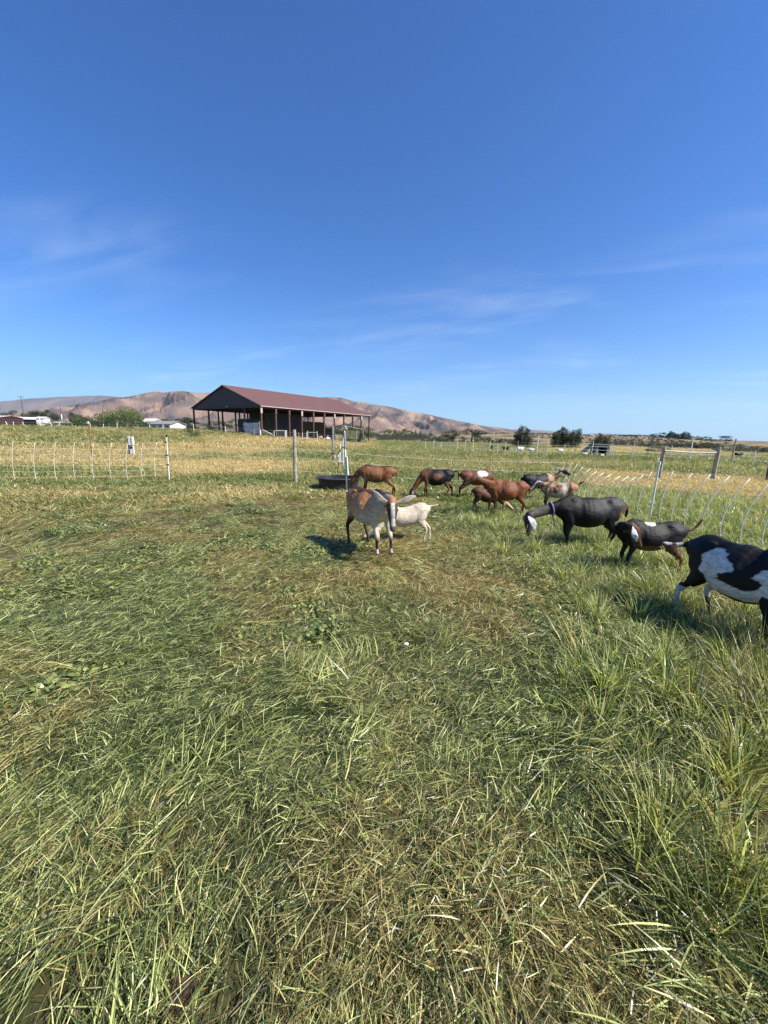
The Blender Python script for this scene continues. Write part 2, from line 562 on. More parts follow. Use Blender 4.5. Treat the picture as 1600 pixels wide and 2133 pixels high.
# ------------------------------------------------------------------ ground sheet
def build_ground():
    nr = 190; na = 480
    rr = np.concatenate(([0.02], np.geomspace(0.25, 14000, nr - 1)))
    # angles denser towards the view (+Y)
    u = np.linspace(0, 1, na, endpoint=False)
    ang = 2 * PI * u
    A = ang + 0.55 * np.sin(ang)           # clusters around PI
    A = A - PI                              # dense near 0 => +Y
    X = rr[:, None] * np.sin(A)[None, :]
    Y = rr[:, None] * np.cos(A)[None, :]
    Z = ground_z(X, Y)
    n = nr * na
    co = np.stack([X, Y, Z], -1).reshape(-1, 3)
    i = np.arange(nr - 1)[:, None] * na
    j = np.arange(na)[None, :]
    j2 = (j + 1) % na
    f = np.stack([i + j, i + na + j, i + na + j2, i + j2], -1).reshape(-1, 4)
    me = bpy.data.meshes.new('ground')
    me.from_pydata(co.tolist(), [], f.tolist())
    bmx = bmesh.new(); bmx.from_mesh(me)
    bmx.verts.ensure_lookup_table()
    bmx.faces.new([bmx.verts[k] for k in range(na)])
    bmesh.ops.recalc_face_normals(bmx, faces=bmx.faces)
    if sum(fc.normal.z for fc in bmx.faces) < 0:
        bmesh.ops.reverse_faces(bmx, faces=bmx.faces)
    bmx.to_mesh(me); bmx.free()
    me.polygons.foreach_set('use_smooth', [True] * len(me.polygons))
    d = dryness(co[:, 0], co[:, 1])
    a = me.attributes.new('dry', 'FLOAT', 'POINT'); a.data.foreach_set('value', d)
    a = me.attributes.new('far', 'FLOAT', 'POINT'); a.data.foreach_set('value', sstep(co[:, 1], 90, 150))
    o = link_mesh('ground', me, M_ground)
    prop(o, 'uneven pasture ground under the grass running out to the hills', kind='structure')


build_ground()

# ------------------------------------------------------------------ mountains
def mountain(name, pts, D, front, back, seed, mat, label, amp=0.30, cols=760, rows=110, gscale=1.0):
    xs = [p[0] for p in pts]; ys = [p[1] for p in pts]
    px = np.linspace(xs[0], xs[-1], cols)
    py = np.interp(px, xs, ys)
    tan = np.array([ray(a, b_).x / ray(a, b_).y for a, b_ in zip(px, py)])
    hz = np.array([at(a, b_, D).z for a, b_ in zip(px, py)])
    hz = np.maximum(hz, 2.0)
    k = np.linspace(0, 1, rows) ** 0.85
    V = front + (back - front) * k
    crest = (D - front) / (back - front)
    Xg = tan[:, None] * V[None, :]; Yg = np.repeat(V[None, :], cols, 0)
    prof = np.where(k < crest, k / crest, 1 - (k - crest) / (1 - crest))
    prof = np.clip(prof, 0, 1)
    sc = D / 5000.0 * gscale
    # ridges running down the slope
    wx = Xg / sc + 260 * fbm(Xg / (700 * sc), Yg / (700 * sc), seed=seed + 3, oct=3)
    rid = np.zeros_like(Xg)
    a_ = 1.0; f_ = 1 / 430.0; tot = 0
    for o in range(6):
        n = vnoise(wx * f_, Yg / sc * f_ * 0.42, seed=seed + 40 + o)
        rid += a_ * (1 - np.abs(2 * n - 1) ** .8); tot += a_
        a_ *= 0.48; f_ *= 2.05
    rid /= tot
    p2 = prof[None, :] ** 0.95
    env = np.clip(4 * p2 * (1 - p2) * 1.0, 0, 1) + 0.05
    H = hz[:, None] * p2 * (1 + 0.0 * rid)
    H = H + hz[:, None] * amp * env * (rid - 0.62) * 2.0
    big = fbm(Xg / (1500 * sc), Yg / (1100 * sc), seed=seed + 90, oct=3) - 0.5
    H = H + hz[:, None] * 0.5 * env * big * 0.9
    H = np.where(k[None, :] == 0, -12, H - 3)
    H = np.minimum(H, EYE + (hz[:, None] - EYE) * np.minimum(V[None, :] / D, 1.0) * (0.985 + 0.03 * (rid - 0.5)))
    co = np.stack([Xg, Yg, H], -1).reshape(-1, 3)
    i = np.arange(cols - 1)[:, None] * rows; j = np.arange(rows - 1)[None, :]
    f = np.stack([i + j, i + rows + j, i + rows + j + 1, i + j + 1], -1).reshape(-1, 4)
    me = bpy.data.meshes.new(name)
    me.from_pydata(co.tolist(), [], f.tolist())
    me.polygons.foreach_set('use_smooth', [True] * len(me.polygons))
    o = link_mesh(name, me, mat)
    prop(o, label, kind='structure')
    return o


def mountain_mat(name, lo, mid, hi, scale):
    m, nt, b = new_mat(name)
    N = nt.nodes; L = nt.links
    tc = N.new('ShaderNodeTexCoord')
    mp = N.new('ShaderNodeMapping'); mp.inputs['Scale'].default_value = (1, 0.5, 1.6)
    L.new(tc.outputs['Object'], mp.inputs[0])
    n = N.new('ShaderNodeTexNoise'); n.inputs['Scale'].default_value = scale; n.inputs['Detail'].default_value = 10; n.inputs['Roughness'].default_value = 0.6
    n.inputs['Distortion'].default_value = 0.6
    L.new(mp.outputs[0], n.inputs['Vector'])
    r = ramp(nt, [(0.36, lo), (0.5, mid), (0.66, hi)])
    L.new(n.outputs[0], r.inputs[0]); L.new(r.outputs[0], b.inputs['Base Color'])
    b.inputs['Roughness'].default_value = 1.0; b.inputs['Specular IOR Level'].default_value = 0.0
    return m


M_mtn = mountain_mat('dry_hill_slopes', (0.062, 0.056, 0.056), (0.150, 0.110, 0.094), (0.30, 0.21, 0.15), 0.0034)  # dark blue-grey stop paints gully shade into the slope colour
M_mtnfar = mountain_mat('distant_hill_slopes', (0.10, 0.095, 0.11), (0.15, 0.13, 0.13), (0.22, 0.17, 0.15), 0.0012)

mountain('hills', [(-500, 905), (-200, 878), (0, 866), (60, 856), (120, 847), (200, 836), (240, 828), (270, 825), (300, 819), (320, 815),
                   (340, 816), (380, 814), (400, 817), (440, 818), (520, 822), (600, 829), (640, 828), (680, 827), (710, 828), (740, 835),
                   (790, 843), (830, 850), (890, 862), (920, 868), (960, 877), (1000, 885), (1040, 890), (1080, 896), (1130, 903), (1200, 915)],
         5200, 2700, 7200, 3, M_mtn, 'long bare brown mountain ridge with eroded gullies behind the barn', amp=0.52)
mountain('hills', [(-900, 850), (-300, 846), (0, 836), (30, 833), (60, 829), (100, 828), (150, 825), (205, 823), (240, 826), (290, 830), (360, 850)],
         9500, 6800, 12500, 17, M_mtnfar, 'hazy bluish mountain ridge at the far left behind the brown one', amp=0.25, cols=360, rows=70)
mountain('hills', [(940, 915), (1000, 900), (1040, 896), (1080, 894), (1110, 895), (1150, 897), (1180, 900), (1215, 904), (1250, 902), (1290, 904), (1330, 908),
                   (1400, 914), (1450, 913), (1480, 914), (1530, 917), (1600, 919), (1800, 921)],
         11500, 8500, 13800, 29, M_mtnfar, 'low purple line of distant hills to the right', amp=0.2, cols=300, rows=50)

# ------------------------------------------------------------------ instanced vegetation
PROTO = {}


def blade_mesh(name, specs, mat):
    """specs: list of (base xyz, heading, length, width, rise0, droop, tone, tone2, roll)"""
    V = []; Fc = []; T = []
    for (bx, by, bz, h, L_, w, el, droop, t1, t2, roll) in specs:
        n = len(V)
        seg = 4 if L_ > 0.1 else 3
        p = Vector((bx, by, bz)); e = el; hd = h
        for s in range(seg + 1):
            t = s / seg
            ww = w * (1 - t ** 2.2) * 0.5 * (0.75 + 0.5 * min(1, t * 3))
            side = Vector((-math.sin(hd), math.cos(hd), 0))
            fw = Vector((math.cos(hd) * math.cos(e), math.sin(hd) * math.cos(e), math.sin(e)))
            upv = fw.cross(side)
            sd = side * math.cos(roll) + upv * math.sin(roll)
            if s < seg:
                V.append(p + sd * ww); V.append(p - sd * ww)
            else:
                V.append(p.copy())
            p = p + fw * (L_ / seg)
            e -= droop / seg
            hd += (t2 - 0.5) * 0.35 / seg
        for s in range(seg - 1):
            Fc.append((n + 2 * s, n + 2 * s + 1, n + 2 * s + 3, n + 2 * s + 2))
        Fc.append((n + 2 * seg - 2, n + 2 * seg - 1, n + 2 * seg))
        T += [(t1, t2, 0, 1)] * (2 * seg + 1)
    me = bpy.data.meshes.new(name)
    me.from_pydata(V, [], Fc)
    ca = me.color_attributes.new('tone', 'FLOAT_COLOR', 'POINT')
    ca.data.foreach_set('color', np.array(T, dtype=float).reshape(-1))
    me.materials.append(mat)
    return me


def proto(coll, meshes):
    c = bpy.data.collections.new(coll)
    for i, me in enumerate(meshes):
        o = bpy.data.objects.new('%s_%02d' % (coll, i), me)
        c.objects.link(o)
    PROTO[coll] = (c, len(meshes))


def R(a, b):
    return random.uniform(a, b)


def gen_matted(k, nb=125, rad=0.17, spread=0.9, wmul=1.0, lmul=1.0):
    s = []
    for i in range(nb):
        r = rad * math.sqrt(random.random()); a = R(0, 2 * PI)
        h = random.gauss(0, spread) + (PI if random.random() < 0.25 else 0)
        lay = random.random()
        L_ = R(0.04, 0.135) * lmul
        el = R(-0.05, 0.30) if lay < 0.88 else R(0.3, 0.9)
        s.append((r * math.cos(a), r * math.sin(a), R(0.0, 0.035) + 0.01 * lay, h, L_, R(0.0016, 0.0041) * wmul, el, el * R(0.8, 1.9) + R(0, .15),
                  random.random(), random.random() ** 1.45, random.gauss(0, 0.6)))
    return s


def gen_tuft(k, nb=70, L0=0.12, L1=0.28, lean=0.35, wmul=1.0, rad=0.035, pw=1.0, lo=.25):
    s = []
    for i in range(nb):
        a = R(0, 2 * PI); r = rad * random.random()
        el = PI / 2 - abs(random.gauss(lean, 0.28))
        s.append((r * math.cos(a), r * math.sin(a), -0.01, a + random.gauss(0, 0.5), R(L0, L1), R(0.0024, 0.0055) * wmul, el, R(0.3, 1.5),
                  random.random(), lo + (1 - lo) * random.random() ** pw, random.gauss(0, 0.4)))
    return s


def gen_lawn(k, nb=60, rad=0.22, L0=0.07, L1=0.16, wmul=1.5):
    s = []
    for i in range(nb):
        a = R(0, 2 * PI); r = rad * math.sqrt(random.random())
        el = R(0.5, 1.45)
        s.append((r * math.cos(a), r * math.sin(a), -0.01, R(0, 2 * PI), R(L0, L1), R(0.003, 0.006) * wmul, el, R(0.2, 1.3),
                  random.random(), random.random(), random.gauss(0, 0.5)))
    return s


def gen_stalk(k, nb=10, L0=0.3, L1=0.6, rad=0.1, wmul=1.0):
    s = []
    for i in range(nb):
        a = R(0, 2 * PI); r = rad * math.sqrt(random.random())
        el = R(1.05, 1.5); L_ = R(L0, L1); hd = R(0, 2 * PI)
        bx, by = r * math.cos(a), r * math.sin(a)
        s.append((bx, by, -0.01, hd, L_, 0.0028 * wmul, el, R(0.1, 0.5), R(0, .45), R(0.5, 1), 0))
        s.append((bx, by, -0.01, hd, L_, 0.0028 * wmul, el, R(0.1, 0.5), R(0, .45), R(0.5, 1), 1.57))
        # seed head
        tip = Vector((bx + math.cos(hd) * math.cos(el) * L_ * 1.0, by + math.sin(hd) * math.cos(el) * L_, math.sin(el) * L_ * 0.96))
        for q in range(5):
            s.append((tip.x, tip.y, tip.z - 0.02 * q, hd + R(-1, 1), R(0.02, 0.05), 0.005 * wmul, R(0.7, 1.4), 0.5, 0.0, R(0.5, 1), R(0, 3)))
    return s


proto('matted_clump', [blade_mesh('matted', gen_matted(k), M_grass) for k in range(9)])
proto('long_clump', [blade_mesh('longmat', gen_matted(k, 90, 0.2, 0.5, 1.15, 1.55), M_grass) for k in range(6)])
proto('tuft_clump', [blade_mesh('tuft', gen_tuft(k), M_grass) for k in range(6)])
proto('lawn_clump', [blade_mesh('lawn', gen_lawn(k), M_grass) for k in range(6)])
proto('mid_clump', [blade_mesh('mid', gen_lawn(k, 60, 0.45, 0.10, 0.24, 3.2), M_tall) for k in range(5)])
proto('far_clump', [blade_mesh('far', gen_lawn(k, 70, 0.9, 0.22, 0.5, 7.5), M_tall) for k in range(4)])
proto('weed_clump', [blade_mesh('weed', [(random.gauss(0, .07), random.gauss(0, .07), R(.015, .05), R(0, 6.28), R(.022, .045), R(.014, .024), R(-.1, .6), R(0, .8), 1.0, R(.15, .75), random.gauss(0, .4)) for _ in range(60)], M_grass) for k in range(4)])
def gen_fan(k, nb=80):
    s = []
    for i in range(nb):
        s.append((random.gauss(0, .07), random.gauss(0, .07), R(.0, .03), random.gauss(0, .5), R(.10, .26), R(.0022, .005), R(.0, .42), R(.3, 1.0), random.random(), .2 + .8 * random.random(), random.gauss(0, .4)))
    return s


proto('fan_clump', [blade_mesh('fan', gen_fan(k), M_grass) for k in range(6)])
proto('rank_clump', [blade_mesh('rank', gen_tuft(k, 95, 0.16, 0.42, 0.32, 0.95, 0.09, 1.7, .05), M_grass) for k in range(6)])
proto('stalk_clump', [blade_mesh('stalk', gen_stalk(k), M_tall) for k in range(5)])
proto('farstalk_clump', [blade_mesh('farstalk', gen_stalk(k, 26, 0.5, 0.95, 0.8, 5.0), M_tall) for k in range(3)])


def scatter(name, label, coll, P, rot, scl, dry):
    """one object whose points carry instances of a clump collection"""
    n = len(P)
    me = bpy.data.meshes.new(name)
    me.from_pydata(np.asarray(P).tolist(), [], [])
    a = me.attributes.new('rot', 'FLOAT_VECTOR', 'POINT'); a.data.foreach_set('vector', np.asarray(rot, dtype=float).reshape(-1))
    a = me.attributes.new('scl', 'FLOAT_VECTOR', 'POINT'); a.data.foreach_set('vector', np.asarray(scl, dtype=float).reshape(-1))
    a = me.attributes.new('dry', 'FLOAT', 'POINT'); a.data.foreach_set('value', np.asarray(dry, dtype=float))
    c, k = PROTO[coll]
    a = me.attributes.new('pick', 'INT', 'POINT'); a.data.foreach_set('value', RNG.integers(0, k, n).astype(np.int32))
    o = link_mesh(name, me)
    prop(o, label, 'grass', kind='stuff')
    ng = bpy.data.node_groups.new(name, 'GeometryNodeTree')
    ng.interface.new_socket('Geometry', in_out='INPUT', socket_type='NodeSocketGeometry')
    ng.interface.new_socket('Geometry', in_out='OUTPUT', socket_type='NodeSocketGeometry')
    nd = ng.nodes; lk = ng.links
    gi = nd.new('NodeGroupInput'); go = nd.new('NodeGroupOutput')
    iop = nd.new('GeometryNodeInstanceOnPoints')
    ci = nd.new('GeometryNodeCollectionInfo'); ci.inputs['Collection'].default_value = c
    ci.inputs['Separate Children'].default_value = True; ci.inputs['Reset Children'].default_value = True

    def na(nm, ty):
        q = nd.new('GeometryNodeInputNamedAttribute'); q.data_type = ty; q.inputs['Name'].default_value = nm
        return q.outputs['Attribute']
    e2r = nd.new('FunctionNodeEulerToRotation')
    lk.new(na('rot', 'FLOAT_VECTOR'), e2r.inputs[0])
    lk.new(gi.outputs[0], iop.inputs['Points'])
    lk.new(ci.outputs[0], iop.inputs['Instance'])
    iop.inputs['Pick Instance'].default_value = True
    lk.new(na('pick', 'INT'), iop.inputs['Instance Index'])
    lk.new(e2r.outputs[0], iop.inputs['Rotation'])
    lk.new(na('scl', 'FLOAT_VECTOR'), iop.inputs['Scale'])
    lk.new(iop.outputs[0], go.inputs[0])
    md = o.modifiers.new('clumps', 'NODES'); md.node_group = ng
    return o


def wedge(n, r0, r1, half=60, power=1.0):
    """points in a ring sector round the camera, uniform in area (power=1)"""
    u = RNG.random(n)
    r = np.sqrt(r0 ** 2 + u * (r1 ** 2 - r0 ** 2)) if power == 1 else r0 * (r1 / r0) ** u
    a = np.radians(RNG.uniform(-half, half, n))
    return r * np.sin(a), r * np.cos(a)


# placed goats and gear keep their own ground clear of the thickest grass: list of (x, y, r)
FLOW = lambda x, y: 5.5 * (fbm(x / 0.8, y / 0.8, seed=61, oct=3)) - 2.0


def tallness(x, y):
    """0 trampled .. 1 rank grass"""
    t = 0.16 + 1.1 * (fbm(x / 0.8, y / 0.8, seed=71, oct=3) - 0.5)
    for q, s, v in TALLZ:
        m = poly_mask(x, y, q, s)
        t = t * (1 - m) + (v + 0.5 * (fbm(x / 0.6, y / 0.6, seed=73, oct=2) - 0.5)) * m
    return np.clip(t, 0, 1)


TALLZ = [
    (Q((1130, 2000), (2000, 2100), (1900, 1150), (1100, 1230)), 0.4, 0.82),
    (Q((1380, 2000), (2200, 2100), (1900, 1400), (1400, 1450)), 0.2, 1.0),
    (Q((950, 1190), (1330, 1260), (1300, 1030), (900, 1060)), 0.4, 0.72),
    (Q((1180, 1300), (1800, 1300), (1700, 1040), (1180, 1020)), 0.4, 0.85),
]


def make_grass():
    # matted layer, close
    x, y = wedge(8600, 0.15, 6.0, 66)
    x2, y2 = wedge(7500, 6.0, 13.0, 58)
    # a little behind and to the sides too
    x = np.concatenate([x, x2]); y = np.concatenate([y, y2])
    gap = sstep(fbm(x / .38, y / .38, seed=201, oct=3), .36, .56)
    k = RNG.random(len(x)) < .38 + .62 * gap
    x, y = x[k], y[k]
    d = dryness(x, y); t = tallness(x, y)
    z = ground_z(x, y)
    n = len(x)
    rot = np.stack([RNG.normal(0, .08, n), RNG.normal(0, .08, n), FLOW(x, y) + RNG.normal(0, .55, n)], -1)
    s = RNG.uniform(0.65, 1.2, n)
    far = sstep(np.hypot(x, y), 5, 12)
    s = s * (0.85 + .15 * sstep(np.hypot(x, y), 2, 3.5))
    scl = np.stack([s * (1 + .5 * far), s * (1 + .5 * far), s * (0.7 + 0.9 * t)], -1)
    scatter('matted_grass', 'trampled matted pasture grass, green mixed with straw', 'matted_clump', np.stack([x, y, z], -1), rot, scl, d)
    # long lying blades
    x, y = wedge(2600, 0.2, 7.0, 66)
    t = tallness(x, y)
    k = RNG.random(len(x)) < 0.06 + 0.8 * sstep(t, .3, .8)
    x, y, t = x[k], y[k], t[k]
    n = len(x)
    rot = np.stack([RNG.normal(0, .1, n), RNG.normal(-.1, .12, n), FLOW(x, y) + RNG.normal(0, .4, n)], -1)
    s = RNG.uniform(0.7, 1.15, n)
    scatter('long_grass', 'long bent grass blades lying in swirls over the pasture', 'long_clump',
            np.stack([x, y, ground_z(x, y) + 0.01], -1), rot, np.stack([s, s, s * (0.6 + 0.9 * t)], -1), dryness(x, y) * 0.8)
    # tufts
    x, y = wedge(12500, 0.25, 13.0, 62)
    t = tallness(x, y)
    cl = fbm(x / 0.45, y / 0.45, seed=81, oct=2)
    k = RNG.random(len(x)) < np.clip((cl - 0.57) * 2.5, 0.0, 1) * 0.8 + 0.9 * np.clip(t - .35, 0, 1)
    x, y, t = x[k], y[k], t[k]; n = len(x)
    rot = np.stack([RNG.normal(0, .18, n), RNG.normal(0, .18, n), RNG.uniform(0, 6.28, n)], -1)
    rk = sstep(x / np.maximum(y, .5), .45, .7)
    s = RNG.uniform(0.45, 0.95, n) * (0.6 + (.75 + .25 * rk) * sstep(t, .4, .9))
    scatter('grass_tufts', 'upright green grass tufts standing out of the matted pasture', 'tuft_clump',
            np.stack([x, y, ground_z(x, y)], -1), rot, np.stack([s, s, s], -1), np.clip(dryness(x, y) - .18, 0, 1) * .8)
    # rank grass: right edge and round the goats' legs
    x, y = wedge(16000, 0.7, 7.5, 66)
    m = np.maximum(poly_mask(x, y, Q((1340, 1980), (2100, 2100), (1900, 1250), (1390, 1330)), .18),
                   .75 * poly_mask(x, y, Q((1130, 1250), (1800, 1420), (1800, 1110), (1130, 1110)), .22))
    m = m * sstep(fbm(x / .5, y / .5, seed=191, oct=2), .36, .6)
    k = RNG.random(len(x)) < m * .55
    x, y, m = x[k], y[k], m[k]; n = len(x)
    rot = np.stack([RNG.normal(.18, .16, n), RNG.normal(-.22, .16, n), RNG.normal(0, .25, n)], -1)
    s = RNG.uniform(0.55, 1.05, n) * (.72 + .28 * (y < 2.8))
    scatter('rank_grass', 'rank dark green grass standing tall at the right edge and around the black goats', 'rank_clump',
            np.stack([x, y, ground_z(x, y)], -1), rot, np.stack([s, s, s], -1), np.clip(RNG.normal(.12, .12, n) + .35 * (x > 1.9) * (y < 2.2), 0, 1))
    # low broad-leaved weeds in patches
    x, y = wedge(2600, 2.6, 9.0, 64)
    k = (fbm(x / 0.7, y / 0.7, seed=188, oct=3) > .60)
    x, y = x[k], y[k]; n = len(x)
    s = RNG.uniform(0.6, 1.25, n)
    scatter('clover_patches', 'low broad-leaved clover and weeds in patches among the grass', 'weed_clump',
            np.stack([x, y, ground_z(x, y) + .01], -1), np.stack([x * 0, x * 0, RNG.uniform(0, 6.28, n)], -1), np.stack([s, s, s], -1), x * 0)
    # fans of bright blades pressed flat
    x, y = wedge(1500, 0.5, 12.0, 62)
    t = tallness(x, y); n = len(x)
    k = RNG.random(n) < .25 + .4 * (fbm(x / 1.1, y / 1.1, seed=86, oct=2) > .52)
    x, y = x[k], y[k]; n = len(x)
    rot = np.stack([RNG.normal(0, .25, n), RNG.normal(0, .25, n), FLOW(x, y) * 1.4 + RNG.normal(0, .7, n)], -1)
    s = RNG.uniform(0.5, 1.15, n)
    scatter('flattened_tufts', 'bright green grass pressed flat in swirls on the pasture', 'fan_clump',
            np.stack([x, y, ground_z(x, y) + .015], -1), rot, np.stack([s, s, s], -1), RNG.uniform(0, .35, n))
    # tall dry stalks at right and among the goats
    x, y = wedge(2600, 1.0, 14.0, 60)
    t = tallness(x, y)
    edge = sstep(x / np.maximum(y, .3), 0.55, 0.9) * (1 - sstep(y, 3, 6))
    k = RNG.random(len(x)) < np.clip(t - .5, 0, 1) * .35 + edge * .25
    x, y = x[k], y[k]; n = len(x)
    rot = np.stack([RNG.normal(0, .2, n), RNG.normal(0, .2, n), RNG.uniform(0, 6.28, n)], -1)
    s = RNG.uniform(0.6, 1.1, n)
    scatter('dry_stalks', 'thin dry seed stalks rising from the rank grass at the right', 'stalk_clump',
            np.stack([x, y, ground_z(x, y)], -1), rot, np.stack([s, s, s], -1), np.full(n, 1.0))
    # middle distance lawn 9..36 m
    x, y = wedge(9000, 9, 20, 56)
    x2, y2 = wedge(9000, 20, 38, 54)
    x = np.concatenate([x, x2]); y = np.concatenate([y, y2])
    n = len(x)
    rot = np.stack([RNG.normal(0, .1, n), RNG.normal(0, .1, n), RNG.uniform(0, 6.28, n)], -1)
    hgt = 0.9 + 1.2 * (fbm(x / 5, y / 3, seed=91, oct=3) - .3)
    path = poly_mask(x, y, ZONES[13][0], 0.6)
    hgt = hgt * (1 - 0.65 * path)
    inside = sstep(y, 11.2, 12.5)
    hgt = hgt * (0.4 + 0.35 * inside)
    s = RNG.uniform(0.8, 1.3, n)
    scatter('meadow_grass', 'meadow grass beyond the netting fence in green and straw bands', 'mid_clump',
            np.stack([x, y, ground_z(x, y)], -1), rot, np.stack([s, s, s * np.clip(hgt, .35, 2)], -1), dryness(x, y))
    # rank meadow and far field
    x, y = wedge(16000, 34, 120, 52)
    n = len(x)
    k = ~((np.abs(x + 20) < 22) & (y > 84) & (y < 112) & (x < -8))
    x, y = x[k], y[k]; n = len(x)
    rot = np.stack([RNG.normal(0, .1, n), RNG.normal(0, .1, n), RNG.uniform(0, 6.28, n)], -1)
    hgt = 1.0 + 1.6 * (fbm(x / 9, y / 7, seed=95, oct=3) - .35)
    s = RNG.uniform(0.9, 1.6, n)
    short = .30 + .32 * sstep(-x, 2, 12) * (1 - sstep(y, 62, 75)) 
    scatter('field_grass', 'tall rough field grass in front of the barn and across the far pasture', 'far_clump',
            np.stack([x, y, ground_z(x, y)], -1), rot, np.stack([s, s, s * np.clip(hgt, .5, 1.9) * short], -1), dryness(x, y))
    # standing seed stalks far
    x, y = wedge(5200, 15, 75, 52)
    d = dryness(x, y)
    k = RNG.random(len(x)) < (0.2 + 0.8 * fbm(x / 4, y / 4, seed=99, oct=2)) * (1 - poly_mask(x, y, ZONES[13][0], 0.6))
    x, y, d = x[k], y[k], d[k]; n = len(x)
    rot = np.stack([RNG.normal(0, .12, n), RNG.normal(0, .12, n), RNG.uniform(0, 6.28, n)], -1)
    s = RNG.uniform(0.5, 1.0, n) * (0.45 + 0.2 * sstep(y, 15, 40) * sstep(-x, 2, 12))
    scatter('seed_stalks', 'pale seed heads standing above the meadow grass', 'farstalk_clump',
            np.stack([x, y, ground_z(x, y)], -1), rot, np.stack([s, s, s], -1), np.clip(d * .5 + .5, 0, 1))


make_grass()

# ------------------------------------------------------------------ air
def build_haze():
    m = bpy.data.materials.new('hazy_air'); m.use_nodes = True
    n = m.node_tree.nodes; l = m.node_tree.links
    n.clear()
    o_ = n.new('ShaderNodeOutputMaterial'); v = n.new('ShaderNodeVolumePrincipled')
    v.inputs['Color'].default_value = (0.72, 0.86, 1.0, 1)
    v.inputs['Density'].default_value = 3.2e-5
    v.inputs['Anisotropy'].default_value = 0.2
    l.new(v.outputs[0], o_.inputs['Volume'])
    b_ = MB(); X = 15500
    b_.v = [(-X, -X, -30), (X, -X, -30), (X, X, -30), (-X, X, -30), (-X, -X, 1400), (X, -X, 1400), (X, X, 1400), (-X, X, 1400)]
    b_.f = [(0, 3, 2, 1), (4, 5, 6, 7), (0, 1, 5, 4), (1, 2, 6, 5), (2, 3, 7, 6), (3, 0, 4, 7)]
    o = b_.build('haze', m)
    prop(o, 'thin summer haze in the air between the pasture and hills', kind='stuff')


build_haze()
# ------------------------------------------------------------------ trees and shrubs
def leaf_cloud(name, blobs, nleaf, size, mat, droop=0.0, seed=0):
    """small leaf faces through the volume of a set of ellipsoids, unit height"""
    rg = np.random.default_rng(seed)
    vol = np.array([b_[3] * b_[4] * b_[5] for b_ in blobs]) ** 0.75
    which = rg.choice(len(blobs), nleaf, p=vol / vol.sum())
    B = np.array(blobs)[which]
    d = rg.normal(size=(nleaf, 3)); d /= np.linalg.norm(d, axis=1)[:, None]
    rad = rg.random(nleaf) ** 0.30
    c = B[:, :3] + d * rad[:, None] * B[:, 3:6]
    s = size * rg.uniform(0.6, 1.4, nleaf)
    a = rg.normal(size=(nleaf, 3)); a /= np.linalg.norm(a, axis=1)[:, None]
    a[:, 2] -= droop; a /= np.linalg.norm(a, axis=1)[:, None]
    b2 = np.cross(a, rg.normal(size=(nleaf, 3))); b2 /= np.linalg.norm(b2, axis=1)[:, None]
    asp = 0.5 if droop == 0 else 0.22
    lg = 1.0 if droop == 0 else 1.8
    v = np.stack([c - a * s[:, None] * lg, c + b2 * s[:, None] * asp, c + a * s[:, None] * lg, c - b2 * s[:, None] * asp], 1).reshape(-1, 3)
    f = np.arange(nleaf * 4).reshape(-1, 4)
    lo = np.percentile(v[:, 0], 1); hi = np.percentile(v[:, 0], 99); lo2 = np.percentile(v[:, 1], 1); hi2 = np.percentile(v[:, 1], 99)
    kx = 1.0 / max((hi - lo + hi2 - lo2) / 2, 1e-3); kz = 1.0 / np.percentile(v[:, 2], 99.3)
    v = v * np.array([kx, kx, kz])
    me = bpy.data.meshes.new(name)
    me.from_pydata(v.tolist(), [], f.tolist())
    t = np.repeat(np.clip(rg.random(nleaf) * .75 + .25 * _hash(which, which * 3, which * 7, seed), 0, 1), 4)
    col = np.stack([rg.random(nleaf * 4), t, t * 0, t * 0 + 1], -1)
    ca = me.color_attributes.new('tone', 'FLOAT_COLOR', 'POINT'); ca.data.foreach_set('color', col.reshape(-1))
    me.materials.append(mat)
    return me


def trunk_mesh(name, h, r, limbs, seed):
    rr = random.Random(seed)
    m = MB()
    m.tube([(0, 0, -0.03), (0.01, 0, h * .35), (-0.01, .01, h * .7), (0, 0, h)], [r * 1.3, r, r * .7, r * .3], 8)
    for i in range(limbs):
        a = rr.uniform(0, 2 * PI); z = h * rr.uniform(.3, .85); l = rr.uniform(.12, .3)
        m.tube([(0, 0, z), (math.cos(a) * l * .5, math.sin(a) * l * .5, z + l * .45), (math.cos(a) * l, math.sin(a) * l, z + l * .9)],
               [r * .5, r * .3, r * .1], 5)
    me = bpy.data.meshes.new(name); me.from_pydata(m.v, [], m.f); me.materials.append(M_bark)
    return me


